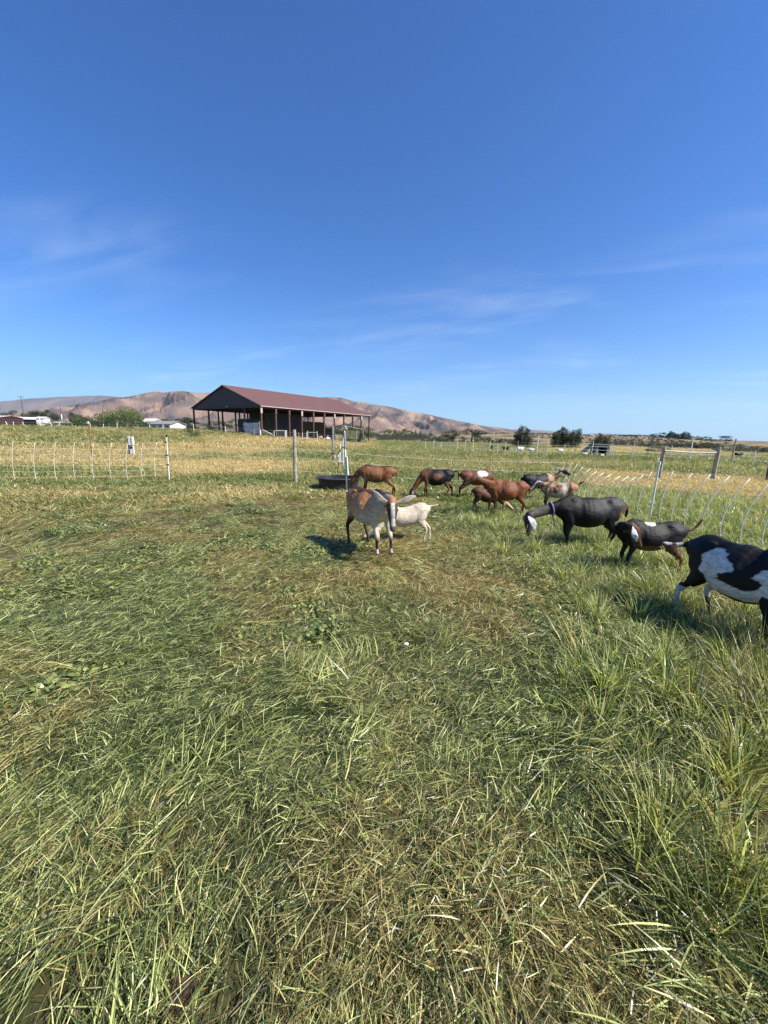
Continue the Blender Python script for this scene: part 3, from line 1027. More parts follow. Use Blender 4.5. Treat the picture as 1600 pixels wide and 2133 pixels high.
def tree_kind(kind, seed):
    rg = random.Random(seed)
    bl = []
    if kind == 'poplar':
        for i in range(15):
            z = 0.10 + 0.84 * i / 14
            w = 0.125 * math.sin(min(1, (z + .12) / .5) * PI / 2) * (1 - max(0, z - .45) ** 1.4 * 1.5)
            bl.append((rg.gauss(0, .025), rg.gauss(0, .025), z, w * rg.uniform(.75, 1.2), w * rg.uniform(.75, 1.2), .085))
        cr = leaf_cloud('poplar_crown', bl, 2200, .017, M_leafdark, seed=seed)
        tr = trunk_mesh('poplar_trunk', .8, .018, 5, seed)
    elif kind == 'round':
        for i in range(16):
            a = rg.uniform(0, 6.28); r = .30 * math.sqrt(rg.random()); z = rg.uniform(.22, .82)
            r *= math.sqrt(max(.1, 1 - ((z - .5) / .55) ** 2)) * 1.15
            q = rg.uniform(.10, .19)
            bl.append((r * math.cos(a), r * math.sin(a), z, q, q, q * .8))
        cr = leaf_cloud('tree_crown', bl, 2400, .022, M_leafdark, seed=seed)
        tr = trunk_mesh('tree_trunk', .55, .03, 7, seed)
    elif kind == 'green':
        for i in range(16):
            a = rg.uniform(0, 6.28); r = .36 * math.sqrt(rg.random()); z = rg.uniform(.2, .8)
            r *= math.sqrt(max(.1, 1 - ((z - .5) / .55) ** 2)) * 1.15
            q = rg.uniform(.10, .18)
            bl.append((r * math.cos(a), r * math.sin(a), z, q, q, q * .8))
        cr = leaf_cloud('green_tree_crown', bl, 2000, .024, M_leafmid, seed=seed)
        tr = trunk_mesh('green_tree_trunk', .5, .025, 6, seed)
    elif kind == 'willow':
        for i in range(22):
            a = rg.uniform(0, 6.28); r = .42 * math.sqrt(rg.random()); z = .86 - .9 * r + rg.uniform(-.12, .05)
            bl.append((r * math.cos(a), r * math.sin(a), z - .08, .10, .10, .20))
        cr = leaf_cloud('willow_crown', bl, 3200, .022, M_leafwillow, droop=1.6, seed=seed)
        tr = trunk_mesh('willow_trunk', .6, .04, 7, seed)
    elif kind == 'conifer':
        for i in range(12):
            z = 0.08 + 0.88 * i / 11; w = .22 * (1.02 - z)
            for q in range(3):
                a = rg.uniform(0, 6.28)
                bl.append((w * .5 * math.cos(a), w * .5 * math.sin(a), z, w * .6 + .01, w * .6 + .01, .05))
        cr = leaf_cloud('conifer_crown', bl, 1500, .018, M_leafdark, seed=seed)
        tr = trunk_mesh('conifer_trunk', .9, .02, 3, seed)
    elif kind in ('shrub', 'greenshrub', 'sage'):
        for i in range(14):
            a = rg.uniform(0, 6.28); r = .62 * math.sqrt(rg.random()); q = rg.uniform(.16, .30)
            z = rg.uniform(.15, .78) * math.sqrt(max(.15, 1 - (r / .95) ** 2))
            bl.append((r * math.cos(a), r * math.sin(a), z, q, q, q * .8))
        mt = {'shrub': M_leafdark, 'greenshrub': M_leafmid, 'sage': M_sage}[kind]
        cr = leaf_cloud(kind + '_crown', bl, 1500, .035, mt, seed=seed)
        tr = trunk_mesh(kind + '_trunk', .35, .03, 6, seed)
    return cr, tr


TK = {k: [tree_kind(k, 100 + 17 * i + j) for j in range(3)] for i, k in enumerate(('poplar', 'round', 'green', 'willow', 'conifer', 'shrub', 'greenshrub', 'sage'))}
_tc_ = [0]


def plant(kind, px, ytop, Y, wpx, label, group, name=None, sink=0.0):
    """tree or shrub whose crown top stands at the given line of sight, at depth Y"""
    cr, tr = TK[kind][_tc_[0] % 3]; _tc_[0] += 1
    p = at(px, ytop, Y)
    g = gz(p.x, Y) - sink
    h = max(p.z - g, 0.4)
    w = wpx / 817.0 * Y * 1.12
    nm = name or {'poplar': 'poplar_tree', 'round': 'broadleaf_tree', 'green': 'broadleaf_tree', 'willow': 'willow_tree', 'conifer': 'conifer_tree'}.get(kind, 'shrub')
    t = thing(nm, label, 'tree' if 'tree' in nm else 'shrub', (p.x, Y, g), (_tc_[0] * 1.7) % 6.28, group)
    t.scale = (w, w, h)
    share('trunk', tr, t); share('crown', cr, t)
    return t


ORD = ['leftmost', 'second', 'third', 'fourth', 'fifth', 'sixth', 'seventh', 'eighth', 'ninth', 'tenth', 'eleventh', 'twelfth', 'thirteenth', 'fourteenth', 'fifteenth', 'sixteenth', 'seventeenth', 'eighteenth']


def row(kind, items, what, group, name=None):
    items = sorted(items)
    for i, (px, yt, Y, w) in enumerate(items):
        o_ = ORD[i] + ('' if i == 0 else ' from the left')
        if i == len(items) - 1 and i > 0: o_ = 'rightmost'
        plant(kind, px, yt, Y, w, '%s, %s' % (what, o_), group, name)


row('poplar', [(1078, 897, 74, 15), (1087, 887, 76, 17), (1101, 892, 73, 17)], 'dark poplar in the clump behind the white pasture goats', 'poplars behind the white goats')
row('poplar', [(1158, 898, 73, 16), (1170, 890, 75, 19), (1181, 894, 74, 16)], 'dark poplar in the middle clump between goats and hut', 'poplars in the middle clump')
row('poplar', [(1194, 897, 73, 16), (1205, 894, 75, 18)], 'dark poplar of the pair just left of the small hut', 'poplars left of the hut')
row('poplar', [(1244, 911, 80, 13), (1253, 903, 82, 14), (1264, 908, 78, 15)], 'dark poplar rising right behind the small hut', 'poplars behind the hut')
plant('round', 945, 896, 130, 32, 'smaller round dark tree left of its twin below the ridge', 'round trees in the pasture')
plant('round', 984, 893, 125, 44, 'larger round dark tree below the end of the ridge', 'round trees in the pasture')
row('shrub', [(915, 909, 120, 34), (1010, 910, 118, 30), (1040, 914, 116, 32), (1060, 917, 112, 26)], 'low grey-green bush beside the round pasture trees', 'bushes by the round trees')
row('green', [(795, 897, 260, 22), (812, 894, 250, 22), (826, 897, 240, 16), (838, 893, 250, 20), (852, 896, 250, 18)], 'small green tree in the row beyond the orchard hedge', 'green trees beyond the hedge')
row('conifer', [(866, 895, 240, 9), (876, 896, 240, 9), (897, 900, 260, 8), (1050, 901, 300, 8), (1056, 902, 300, 8)], 'tiny dark conifer on the slope below the ridge', 'tiny conifers below the ridge')
row('greenshrub', [(770 + 13 * i, 903 + (i % 3), 200 - 2 * i, 20) for i in range(10)], 'bush of the long green orchard hedge right of the barn', 'orchard hedge')
# treeline on the bluff at the right
row('round', [(1292, 907, 290, 16), (1308, 905, 290, 22), (1325, 905, 300, 22), (1345, 906, 300, 22), (1362, 903, 280, 14), (1373, 906, 280, 16), (1382, 901, 280, 13)],
    'dark round tree of the grove on the bluff skyline', 'grove on the bluff')
row('poplar', [(1392, 903, 270, 9), (1399, 898, 270, 10), (1406, 901, 270, 9), (1413, 903, 270, 9), (1421, 902, 270, 9), (1427, 899, 270, 9), (1436, 901, 270, 9)],
    'tall poplar of the grove on the bluff skyline', 'tall poplars on the bluff')
row('green', [(1438, 908, 260, 12), (1455, 908, 290, 12), (1466, 909, 290, 10), (1476, 910, 290, 10)], 'small tree right of the tall bluff poplars', 'small trees right of the bluff poplars')
plant('round', 1513, 908, 240, 22, 'lone windswept tree on the skyline right of the goal frame', None)
plant('shrub', 1377, 930, 62, 42, 'dark round bush directly behind the left goal post', None)
plant('shrub', 1475, 945, 60, 50, 'low spreading bush below the goal crossbar near its right post', None)
row('shrub', [(1518, 923, 66, 52), (1553, 926, 68, 36), (1584, 930, 64, 40), (1612, 929, 64, 36)], 'big dark bush in the row right of the goal frame', 'bushes right of the goal frame')
row('shrub', [(1335, 925, 118, 34), (1400, 922, 100, 38), (1428, 923, 98, 38), (1455, 924, 96, 38), (1482, 924, 94, 36), (1352, 924, 120, 30)], 'dark bush in the middle band on the sage slope', 'bushes on the sage slope')
# left
row('round', [(60, 858, 190, 22), (74, 856, 190, 22), (93, 854, 190, 22), (110, 860, 180, 24), (148, 859, 190, 10), (165, 864, 190, 24), (15, 855, 190, 24)],
    'dark valley tree behind the buildings at the left', 'valley trees at the left')
plant('willow', 255, 848, 95, 66, 'pale green willow standing above the dark bushes', None)
row('greenshrub', [(138, 874, 82, 34), (160, 868, 84, 40), (185, 866, 86, 44), (212, 863, 86, 42), (238, 862, 84, 40), (268, 862, 82, 44), (292, 868, 80, 36), (115, 878, 80, 30), (92, 880, 80, 26)],
    'dense green bush in the row along the left bank', 'bushes along the left bank')
row('round', [(345, 873, 125, 26), (360, 875, 125, 24), (384, 869, 118, 32), (398, 874, 120, 22)], 'dark tree between the grey house and the barn', 'dark trees left of the barn')
row('green', [(425, 880, 135, 34), (455, 877, 135, 34), (478, 872, 130, 26)], 'green tree seen through the left barn posts', 'green trees behind the left barn posts')
row('green', [(590, 866, 135, 26), (660, 880, 140, 34), (690, 884, 140, 34), (715, 884, 140, 34), (742, 886, 140, 30), (765, 889, 140, 28)], 'green tree seen behind the right half of the barn', 'green trees behind the right barn half')
plant('greenshrub', 400, 892, 50, 30, 'low green bush in front of the left barn corner', None)


def scatter_sage():
    """sage clumps over the bluff, one mass"""
    me0, _ = TK['sage'][0]
    c = bpy.data.collections.new('sage_clump')
    for i in range(3):
        c.objects.link(bpy.data.objects.new('sage_clump_%d' % i, TK['sage'][i][0]))
    PROTO['sage_clump'] = (c, 3)
    n = 2600
    a = RNG.uniform(-0.02, 0.85, n); Y = 130 * (480 / 130) ** RNG.random(n)
    x = a * Y
    k = fbm(x / 30, Y / 60, seed=55, oct=3) > 0.42
    x, Y = x[k], Y[k]; n = len(x)
    s = RNG.uniform(.5, 1.5, n)
    scatter('sagebrush', 'grey sagebrush scattered over the dry bluff at the right', 'sage_clump',
            np.stack([x, Y, ground_z(x, Y) - .1], -1), np.stack([x * 0, x * 0, RNG.uniform(0, 6, n)], -1), np.stack([s, s, s * .9], -1), x * 0)
    bpy.data.objects['sagebrush']['category'] = 'shrubs'


scatter_sage()

# ------------------------------------------------------------------ barn and buildings
BO = Vector((-22.0, 70.0, 0)); BA = math.atan2(.839, .545)
BT = Vector((math.cos(BA), math.sin(BA), 0)); BS = Vector((-math.sin(BA), math.cos(BA), 0))
EAVE = 6.12; RIDGE = 9.95; BW = 21.0; BL = 33.0


def bw(t, s, z=0.0):
    p = BO + BT * t + BS * s
    return Vector((p.x, p.y, z))


def build_barn():
    root = thing('hay_barn', 'open-sided pole barn with brown-red metal roof and dark gable', 'barn', (BO.x, BO.y, 0), BA)
    slope = math.atan2(RIDGE - EAVE, BW / 2)
    L_ = (BW / 2 + .25) / math.cos(slope)
    for sgn in (1, -1):
        n = 11
        for i in range(n):           # sheet metal laid in strips with raised seams
            x0 = -0.35 + (BL + .7) * i / n; x1 = -0.35 + (BL + .7) * (i + 1) / n
            m = MB()
            cy = BW / 2 - sgn * (BW / 4 + .125)
            cz = (EAVE + RIDGE) / 2 - .03
            Mx = Matrix.Rotation(sgn * slope, 3, 'X')
            m.box(((x0 + x1) / 2, cy, cz), (x1 - x0 - .004, L_, .08), mat=Mx)
            for q in range(3):
                xx = x0 + (x1 - x0) * (q + .5) / 3
                m.box(Vector((xx, cy, cz)) + Mx @ Vector((0, 0, .055)), (.05, L_ - .06, .03), mat=Mx)
            m.build('roof_sheet', M_roofred, root)
    MB().tube([(-.38, BW / 2, RIDGE + .05), (BL + .38, BW / 2, RIDGE + .05)], .11, 6).build('ridge_cap', M_roofred, root)
    for s in (-.27, BW + .27):
        MB().box((BL / 2, s, EAVE - .15), (BL + .7, .04, .14)).build('eave_trim', M_trim, root)
    for x in (0.0, BL):
        m = MB()
        v = [(x - .03, .05, EAVE - .12), (x - .03, BW - .05, EAVE - .12), (x - .03, BW / 2, RIDGE - .12),
             (x + .03, .05, EAVE - .12), (x + .03, BW - .05, EAVE - .12), (x + .03, BW / 2, RIDGE - .12)]
        m.add(v, [(0, 2, 1), (3, 4, 5), (0, 1, 4, 3), (1, 2, 5, 4), (2, 0, 3, 5)])
        m.build('gable_panel', M_gable, root)
    for s in (.12, BW - .12):
        MB().box((BL / 2, s, EAVE - .30), (BL, .14, .30)).build('eave_beam', M_gable, root)
    for i in range(11):
        x = BL * i / 10
        m = MB()
        m.box((x, BW / 2, EAVE - .25), (.10, BW - .5, .22))
        for k in range(1, 8):
            y = BW * k / 8
            zt = EAVE - .2 + (RIDGE - EAVE - .25) * (1 - abs(y - BW / 2) / (BW / 2))
            m.box((x, y, (EAVE - .15 + zt) / 2), (.08, .09, max(zt - EAVE + .1, .1)))
        m.build('truss', M_gable, root)
        for s in (.12, BW - .12):
            g = gz(*bw(x, s).xy) - .3
            p = MB().box((x, s, (g + EAVE - .15) / 2), (.26, .26, EAVE - .15 - g)).build('post', M_post, root)
            if s < 1:
                MB().box((x, s - .16, EAVE - .85), (.40, .06, 1.0)).build('bracket', M_trim if i % 3 == 0 else M_post, p)
    for x, s in ((0, 4.7), (6.6, 15), (9.9, 15), (13.2, 15), (3.3, 17.5)):
        g = gz(*bw(x, s).xy) - .3
        MB().box((x + .001, s, (g + EAVE - .15) / 2), (.22, .22, EAVE - .15 - g)).build('post', M_post, root)
    lamp = MB().box((-.12, BW * .46, EAVE - .02), (.12, .3, .18)).build('yard_light', M_white, root)
    return root


build_barn()


def bale_stack(label, spots, mat, group=None, size=(2.4, 1.2, 1.15)):
    pass


def local_box_thing(name, label, cat, t, s, parts, group=None):
    p = bw(t, s); g = gz(p.x, p.y)
    r = thing(name, label, cat, (p.x, p.y, g), BA, group)
    for nm, c, d, mt in parts:
        MB().box(c, d).build(nm, mt, r)
    return r


# hay stacked inside, bales in courses
def hay():
    me = None
    p = bw(4, 6.5); g0 = gz(p.x, p.y)
    r = thing('hay_stack', 'dark stack of big bales under the barn roof', 'hay', (p.x, p.y, g0 - .6), BA)
    proto_b = None
    rr = random.Random(4)
    for i in range(9):                   # along
        h = [3, 4, 4, 4, 4, 3, 3, 3, 2][i]
        for j in range(2):               # across
            for k in range(h):
                c = (i * 2.5 + rr.uniform(-.05, .05), j * 2.45, .65 + k * 1.22)
                if proto_b is None:
                    m = MB().box((0, 0, 0), (2.42, 2.38, 1.2))
                    o = m.build('bale', M_hay, r); proto_b = o.data; o.location = c
                else:
                    share('bale', proto_b, r, c, (0, 0, rr.uniform(-.02, .02)))
    zc = .65 + 4 * 1.22 - .55
    MB().box((6.3, 1.2, zc), (7.8, 5.1, .08)).build('tarp', M_darktarp, r)
    MB().box((6.3, -1.27, zc - 1.3), (7.8, .06, 2.6)).build('tarp', M_darktarp, r)
    MB().box((-1.5, 1.2, 2.1), (.06, 4.9, 3.0)).build('tarp', M_darktarp, r)


hay()


def hay2():
    p = at(735, 915, 78); g = gz(p.x, 78)
    r = thing('hay_stack', 'small green haystack under a slanted lime tarp right of the barn', 'hay', (p.x, 78, g), .15)
    rr = random.Random(8); pm = None
    for k in range(4):
        for i in range(3 if k < 3 else 2):
            c = (-1.5 + i * 1.25 + (0.3 if k > 1 else 0) + rr.uniform(-.08, .08), rr.uniform(-.1, .1), .35 + k * .62)
            if pm is None:
                o = MB().box((0, 0, 0), (1.22, 1.6, .6)).build('bale', M_haygreen, r); pm = o.data; o.location = c
            else:
                share('bale', pm, r, c, (0, 0, rr.uniform(-.08, .08)))
    o = share('bale', pm, r, (2.0, -.3, .3), (0, 0, .2)); share('bale', pm, r, (1.9, -.2, .9), (0, .1, -.2))
    m = MB(); m.box((0, 0, 0), (4.2, 2.1, .07), mat=Matrix.Rotation(.17, 3, 'Y'))
    q = m.build('tarp', M_lime, r); q.location = (-.1, 0, 2.98)
    MB().box((1.95, -.9, 1.9), (.05, .9, 1.5)).build('tarp_flap', M_lime, r)


hay2()

# grey tarp wall at the near corner
def corner_wall():
    p = bw(-.35, .3); g = gz(p.x, p.y)
    r = thing('tarp_wall', 'sagging grey tarp wall hung at the near barn corner', 'tarp', (p.x, p.y, g - .4), BA)
    v = []; f = []
    nx, nz = 12, 8
    for i in range(nx + 1):
        for k in range(nz + 1):
            v.append((.12 * math.sin(i * 1.1 + k * .7) + .1 * math.sin(k * 1.9 - i * .6), 4.3 * i / nx, .9 + 1.95 * k / nz - .1 * math.sin(PI * i / nx) * (k / nz)))
    for i in range(nx):
        for k in range(nz):
            a = i * (nz + 1) + k
            f.append((a, a + 1, a + nz + 2, a + nz + 1))
    m = MB().add(v, f)
    m.build('sheet', M_tarp, r, smooth=True)
    for k in range(3):
        MB().box((.02, 2.15, .2 + k * .27), (.05, 4.3, .25)).build('board', M_oldwood, r)
    MB().tube([(.0, -.1, 0), (.0, -.1, 3.0)], .06, 6).build('pole', M_oldwood, r)
    MB().box((-.1, -.25, .75), (.18, .3, 1.5)).build('white_post', M_whitepaint, r)


corner_wall()


def furniture():
    # white sheet leaning on the ground
    p = at(557, 908, 69); g = gz(p.x, 69)
    t = thing('leaning_sheet', 'white sheet lying tilted on the ground right of the tarp wall', 'sheet', (p.x, 69, g + .62), .2)
    MB().box((0, 0, 0), (1.8, .06, .9), mat=Matrix.Rotation(.45, 3, 'Y') @ Matrix.Rotation(.9, 3, 'X')).build('panel', M_whitepaint, t)
    p = at(586, 903, 70); g = gz(p.x, 70)
    t = thing('feed_rack', 'white topped feed rack standing in front of the barn posts', 'feed rack', (p.x, 70, g), .1)
    MB().box((0, 0, 1.35), (1.9, .9, .08)).build('top', M_whitepaint, t)
    for q in (-.85, .85):
        MB().box((q, .3, .66), (.08, .08, 1.3)).build('leg', M_whitepaint, t)
    MB().box((.85, -.35, .66), (.36, .10, 1.3)).build('end_board', M_whitepaint, t)
    for q in range(5):
        MB().box((-.7 + .28 * q, -.4, .8), (.03, .03, .9)).build('bar', M_galv, t)
    p = at(651, 908, 71); g = gz(p.x, 71)
    t = thing('gate_frame', 'pale pipe gate frame between the middle barn posts', 'gate', (p.x, 71, g), .05)
    for q in (-.85, .85):
        MB().tube([(q, 0, 0), (q, 0, 1.75)], .045, 6).build('upright', M_white, t)
    MB().tube([(-.85, 0, 1.5), (.85, 0, 1.5)], .035, 6).build('crossbar', M_white, t)
    t = thing('wire_fence', 'line of short white pegs and wire along the front of the barn', 'fence', (-14, 70, 0))
    pts = []
    for i, px in enumerate((388, 404, 470, 530, 571, 612, 622, 630, 639, 662, 683, 702, 716)):
        q = at(px, 900, 68 + i * .35); g = gz(q.x, q.y)
        h = 1.25 if i not in (5, 8) else 1.5
        MB().tube([(q.x + 14, q.y - 70, g - .1), (q.x + 14, q.y - 70, g + h)], .045, 6).build('post', M_white if i % 3 else M_oldwood, t)
        pts.append(Vector((q.x + 14, q.y - 70, g)))
    for h in (.45, .8, 1.15):
        MB().tube([p_ + Vector((0, 0, h)) for p_ in pts], .012, 4).build('wire', M_galv, t)


furniture()


def gabled(name, label, px, Y, ybot, w, d, hwall, hroof, rz, mw, mr, cat='building', win=3, group=None, opening=False, ground=None):
    p = at(px, ybot, Y)
    g = p.z if ground is None else ground
    t = thing(name, label, cat, (p.x, Y, g), rz, group)
    MB().box((0, 0, hwall / 2 - .5), (w, d, hwall + 1)).build('wall', mw, t)
    o = .3
    for s in (1, -1):
        sl = math.atan2(hroof, d / 2)
        MB().box((0, s * (d / 4 + o / 2), hwall + hroof / 2 - o * math.tan(sl) / 2 + .07), (w + 2 * o, (d / 2 + o) / math.cos(sl), .12),
                 mat=Matrix.Rotation(-s * sl, 3, 'X')).build('roof', mr, t)
    for s in (1, -1):
        m = MB(); x = s * (w / 2 - .06)
        m.add([(x - .05, -d / 2, hwall), (x - .05, d / 2, hwall), (x - .05, 0, hwall + hroof), (x + .05, -d / 2, hwall), (x + .05, d / 2, hwall), (x + .05, 0, hwall + hroof)],
              [(0, 2, 1), (3, 4, 5), (0, 1, 4, 3), (1, 2, 5, 4), (2, 0, 3, 5)])
        m.build('gable', mw, t)
    for i in range(win):
        x = -w / 2 + w * (i + .5) / win
        fr = MB().box((x, -d / 2 - .02, hwall * .55), (min(1.1, w / win * .5), .06, hwall * .38)).build('window', M_whitepaint, t)
        MB().box((x, -d / 2 - .045, hwall * .55), (min(1.1, w / win * .5) * .8, .06, hwall * .30)).build('pane', M_glass, fr)
    return t


gabled('farm_shed', 'long dark red shed with open bays at the left edge', -28, 150, 885, 22, 9, 2.7, .8, -.1, M_darkred, M_trim, win=0)
gabled('farm_shed', 'long low building with white metal roof and dark wall at the left', 66, 165, 885, 10.5, 6, 2.2, .8, .25, M_dark, M_whiteroof, win=0)
gabled('greenhouse', 'rounded white shed half hidden in the left trees', 91, 160, 883, 2.6, 4, 2.2, .5, .2, M_whitepaint, M_whiteroof, win=0)
gabled('farmhouse', 'white roofed building low among the left bushes, larger one', 128, 170, 889, 3.6, 4, 1.4, .6, .4, M_whitepaint, M_whiteroof, win=0)
gabled('farmhouse', 'small white outbuilding right of the larger white roof', 144, 172, 888, 2.0, 3, 1.4, .4, .1, M_whitepaint, M_whiteroof, win=0)
gabled('farmhouse', 'long white house with grey roof left of the barn', 345, 98, 893, 7.5, 5, 1.05, .75, -.25, M_whitepaint, M_greyroof, win=4)
gabled('farmhouse', 'white house wing with bright roof behind the long grey one', 318, 104, 890, 3.2, 4, 1.2, .9, -.25, M_whitepaint, M_whiteroof, win=1)
gabled('farmhouse', 'dark roofed white gabled house on the bluff behind poplars', 1229, 260, 915, 6, 5, 1.7, 1.4, .9, M_whitepaint, M_greyroof, win=1)
gabled('farmhouse', 'white trimmed house among trees on the right bluff', 1335, 270, 918, 8, 6, 1.6, 1.3, .4, M_whitepaint, M_greyroof, win=3)

# dark panels painted as the shade inside the red shed's open bays
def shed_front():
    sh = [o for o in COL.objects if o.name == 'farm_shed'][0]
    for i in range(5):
        MB().box((-8.8 + 4.4 * i, -4.53, 1.3), (3.6, .06, 2.3)).build('bay_shade', M_dark, sh)
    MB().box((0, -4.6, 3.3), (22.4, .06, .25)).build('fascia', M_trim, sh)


shed_front()


def hut():
    p = at(1237, 948, 36); g = gz(p.x, 36)
    t = thing('goat_hut', 'small grey hut with slanted roof and dark doorway', 'hut', (p.x, 36, g), -.2)
    M_h = simple('hut_boards', (0.40, 0.38, 0.34), 0.8, 0.2, 3)
    for x in (.05, .95):
        MB().box((x, -.6, .42), (.2, .06, .84)).build('wall_panel', M_h, t)
    MB().box((.5, -.6, .90), (1.1, .06, .16)).build('wall_panel', M_h, t)
    MB().box((-.1, .1, .4), (.06, 1.3, .8)).build('side_wall', M_h, t)
    MB().box((1.08, .1, .4), (.06, 1.3, .8)).build('side_wall', M_h, t)
    MB().box((.5, .7, .4), (1.1, .05, .8)).build('back_wall', M_dark, t)  # near-black colour stands for the shade inside the doorway
    M_hr = simple('hut_roof', (0.25, 0.24, 0.20), 0.8, 0.2, 3)
    MB().box((.5, .05, 1.03), (1.7, 1.5, .06)).build('roof', M_hr, t)
    m = MB().box((0, 0, 0), (1.1, 1.45, .05), mat=Matrix.Rotation(-.75, 3, 'Y')); q = m.build('roof_flap', M_hr, t); q.location = (-.55, .05, .68)


hut()


def util_pole(px, ytop, Y, label, arms=True, white=False):
    p = at(px, ytop, Y); g = gz(p.x, Y)
    t = thing('utility_pole', label, 'utility pole', (p.x, Y, g), .2)
    h = p.z - g
    MB().tube([(0, 0, -.3), (0, 0, h)], [.17, .11], 8).build('pole', M_bark, t)
    if arms:
        c = MB().box((0, 0, h - .35), (2.6, .1, .14)).build('crossarm', M_bark, t)
        for x in (-1.2, -.5, .5, 1.2):
            MB().tube([(x, 0, h - .28), (x, 0, h - .1)], .05, 6).build('insulator', M_greyroof, c)
    if white:
        MB().tube([(0, 0, h * .1), (0, 0, h * .62)], [.2, .2], 8).build('marker_sleeve', M_whitepaint, t)


util_pole(43, 825, 175, 'tall dark utility pole with crossarm at the far left')
util_pole(125, 845, 175, 'thin pole with white sleeve above the left bushes', False, True)
util_pole(1403, 912, 330, 'tiny pole on the bluff slope above the goal crossbar', False)

# ------------------------------------------------------------------ fences, posts and gear
def stayline(p, top, lean, n=9, h=.95):
    """points of one curved net stay standing at p; lean bulges toward -x"""
    out = []
    for i in range(n):
        u = i / (n - 1)
        z = h * u
        off = lean * (-.45 - .9 * math.sin(u * PI * .62) * .55 + 1.15 * u ** 1.6)
        out.append(p + Vector((off, 0, z)))
    return out


def netting(label, P, posts, stays, lean_f, h_f, rs, rw, nstr=8, skip=()):
    root = thing('electric_netting_fence', label, 'fence', (P[0].x, P[0].y, gz(P[0].x, P[0].y)))
    off = -Vector(root.location)
    cols = []
    for i, p in enumerate(stays):
        b = Vector((p.x, p.y, gz(p.x, p.y) + .02))
        ln = stayline(b, None, lean_f(i), h=h_f(i))
        cols.append(ln)
        if i not in skip:
            MB().tube([q + off for q in ln], rs, 5).build('stay', M_twine, root, smooth=True)
    for k in range(nstr):
        u = [0.0, .16, .30, .44, .58, .72, .86, 1.0][k] * 8
        a = int(min(u, 7)); f = u - a
        pts = [c[a].lerp(c[a + 1], f) + off for c in cols]
        # slight sag between the stays
        q = []
        for i in range(len(pts) - 1):
            q.append(pts[i]); q.append((pts[i] + pts[i + 1]) / 2 - Vector((0, 0, .012)))
        q.append(pts[-1])
        MB().tube(q, rw, 4).build('strand', M_twine, root)
    return root, off


def net_post(root, off, base, top, r=.011, tip=None, mat=None):
    m = MB().tube([base + off - Vector((0, 0, .05)), top + off], r, 8)
    o = m.build('post', mat or M_white, root)
    if tip:
        MB().tube([top + off, top + off + Vector((0, 0, .06))], r * 1.4, 8).build('post_cap', tip, o)
    return o


# left net
lp = gp(353, 1003)
L0 = gp(-260, 1018)
lx = [-250, -205, -160, -118, -76, -36, 4] + [38, 82, 124, 163, 202, 238, 272, 303, 331]
lst = []
for px in lx:
    # intersection of the line of sight with the fence line
    d = ray(px, 1000); k = d.x / d.y
    ex = lp - L0
    s = (L0.x - k * L0.y) / (k * ex.y - ex.x)
    q = L0 + ex * s
    lst.append(q)
lst.append(lp)
rl, ol = netting('white electric netting fence running in from the left edge', [L0, lp], None, lst,
                 lambda i: .16 if i < len(lst) - 1 else .02, lambda i: 1.08 + .10 * (abs(i - 11) / 8) ** 1.5 if i > 4 else 1.1, .0045, .0018, skip=(len(lst) - 1,))
net_post(rl, ol, lp, Vector((lp.x + .03, lp.y, gz(lp.x, lp.y) + 1.30)), .017, M_blackpl)
for z in (.5, .78, 1.15):
    MB().tube([lp + ol + Vector((-.04, -.02, z)), lp + ol + Vector((.04, -.02, z))], .016, 6).build('clip', M_blackpl, rl)

# right net
RP = [Vector((5.9, .9, 0)), Vector((5.3, 4.8, 0)), Vector((4.98, 7.05, 0)), Vector((4.70, 10.2, 0))]
stl = []
for px in (2350, 2150, 1990, 1850, 1740, 1650, 1600, 1553, 1510, 1470, 1434, 1398, 1368, 1352, 1333, 1315, 1298, 1281, 1262, 1247, 1233, 1220, 1207, 1196, 1186, 1175):
    k = ray(px, 985).x / ray(px, 985).y
    best = None
    for a, b_ in zip(RP[:-1], RP[1:]):
        e = b_ - a
        s = (a.x - k * a.y) / (k * e.y - e.x)
        if -.05 <= s <= 1.0001:
            best = a + e * s
    if best is not None: stl.append((px, best))
nst = len(stl)


def rlean(i):
    px = stl[i][0]
    if px == 1368: return .03
    if px > 1368: return .30 * min(1, (px - 1368) / 90) + .06
    return .10 + .42 * math.sin(PI * (1368 - px) / 195)


def rh(i):
    px = stl[i][0]
    if px > 1368: return .96
    return .96 - .26 * math.sin(PI * (1368 - px) / 200)


rr_, orr = netting('sagging white electric netting fence curving along the right side', RP, None, [s_[1] for s_ in stl], rlean, rh, .0068, .0013,
                   skip=[i for i, s_ in enumerate(stl) if s_[0] in (1368, 1175)])
b0 = Vector((4.97, 7.05, gz(4.97, 7.05)))
net_post(rr_, orr, b0, b0 + Vector((.02, 0, 1.06)), .016, M_whitepaint)
b0 = Vector((4.70, 10.2, gz(4.7, 10.2)))
po = net_post(rr_, orr, b0, b0 + Vector((.02, 0, .88)), .011)
MB().tube([b0 + orr + Vector((.02, 0, .3)), b0 + orr + Vector((.02, 0, .55))], .013, 6).build('black_section', M_blackpl, po)
MB().tube([b0 + orr + Vector((.02, 0, .88)), b0 + orr + Vector((.20, .05, .80))], .012, 6).build('orange_handle', M_orange, po)

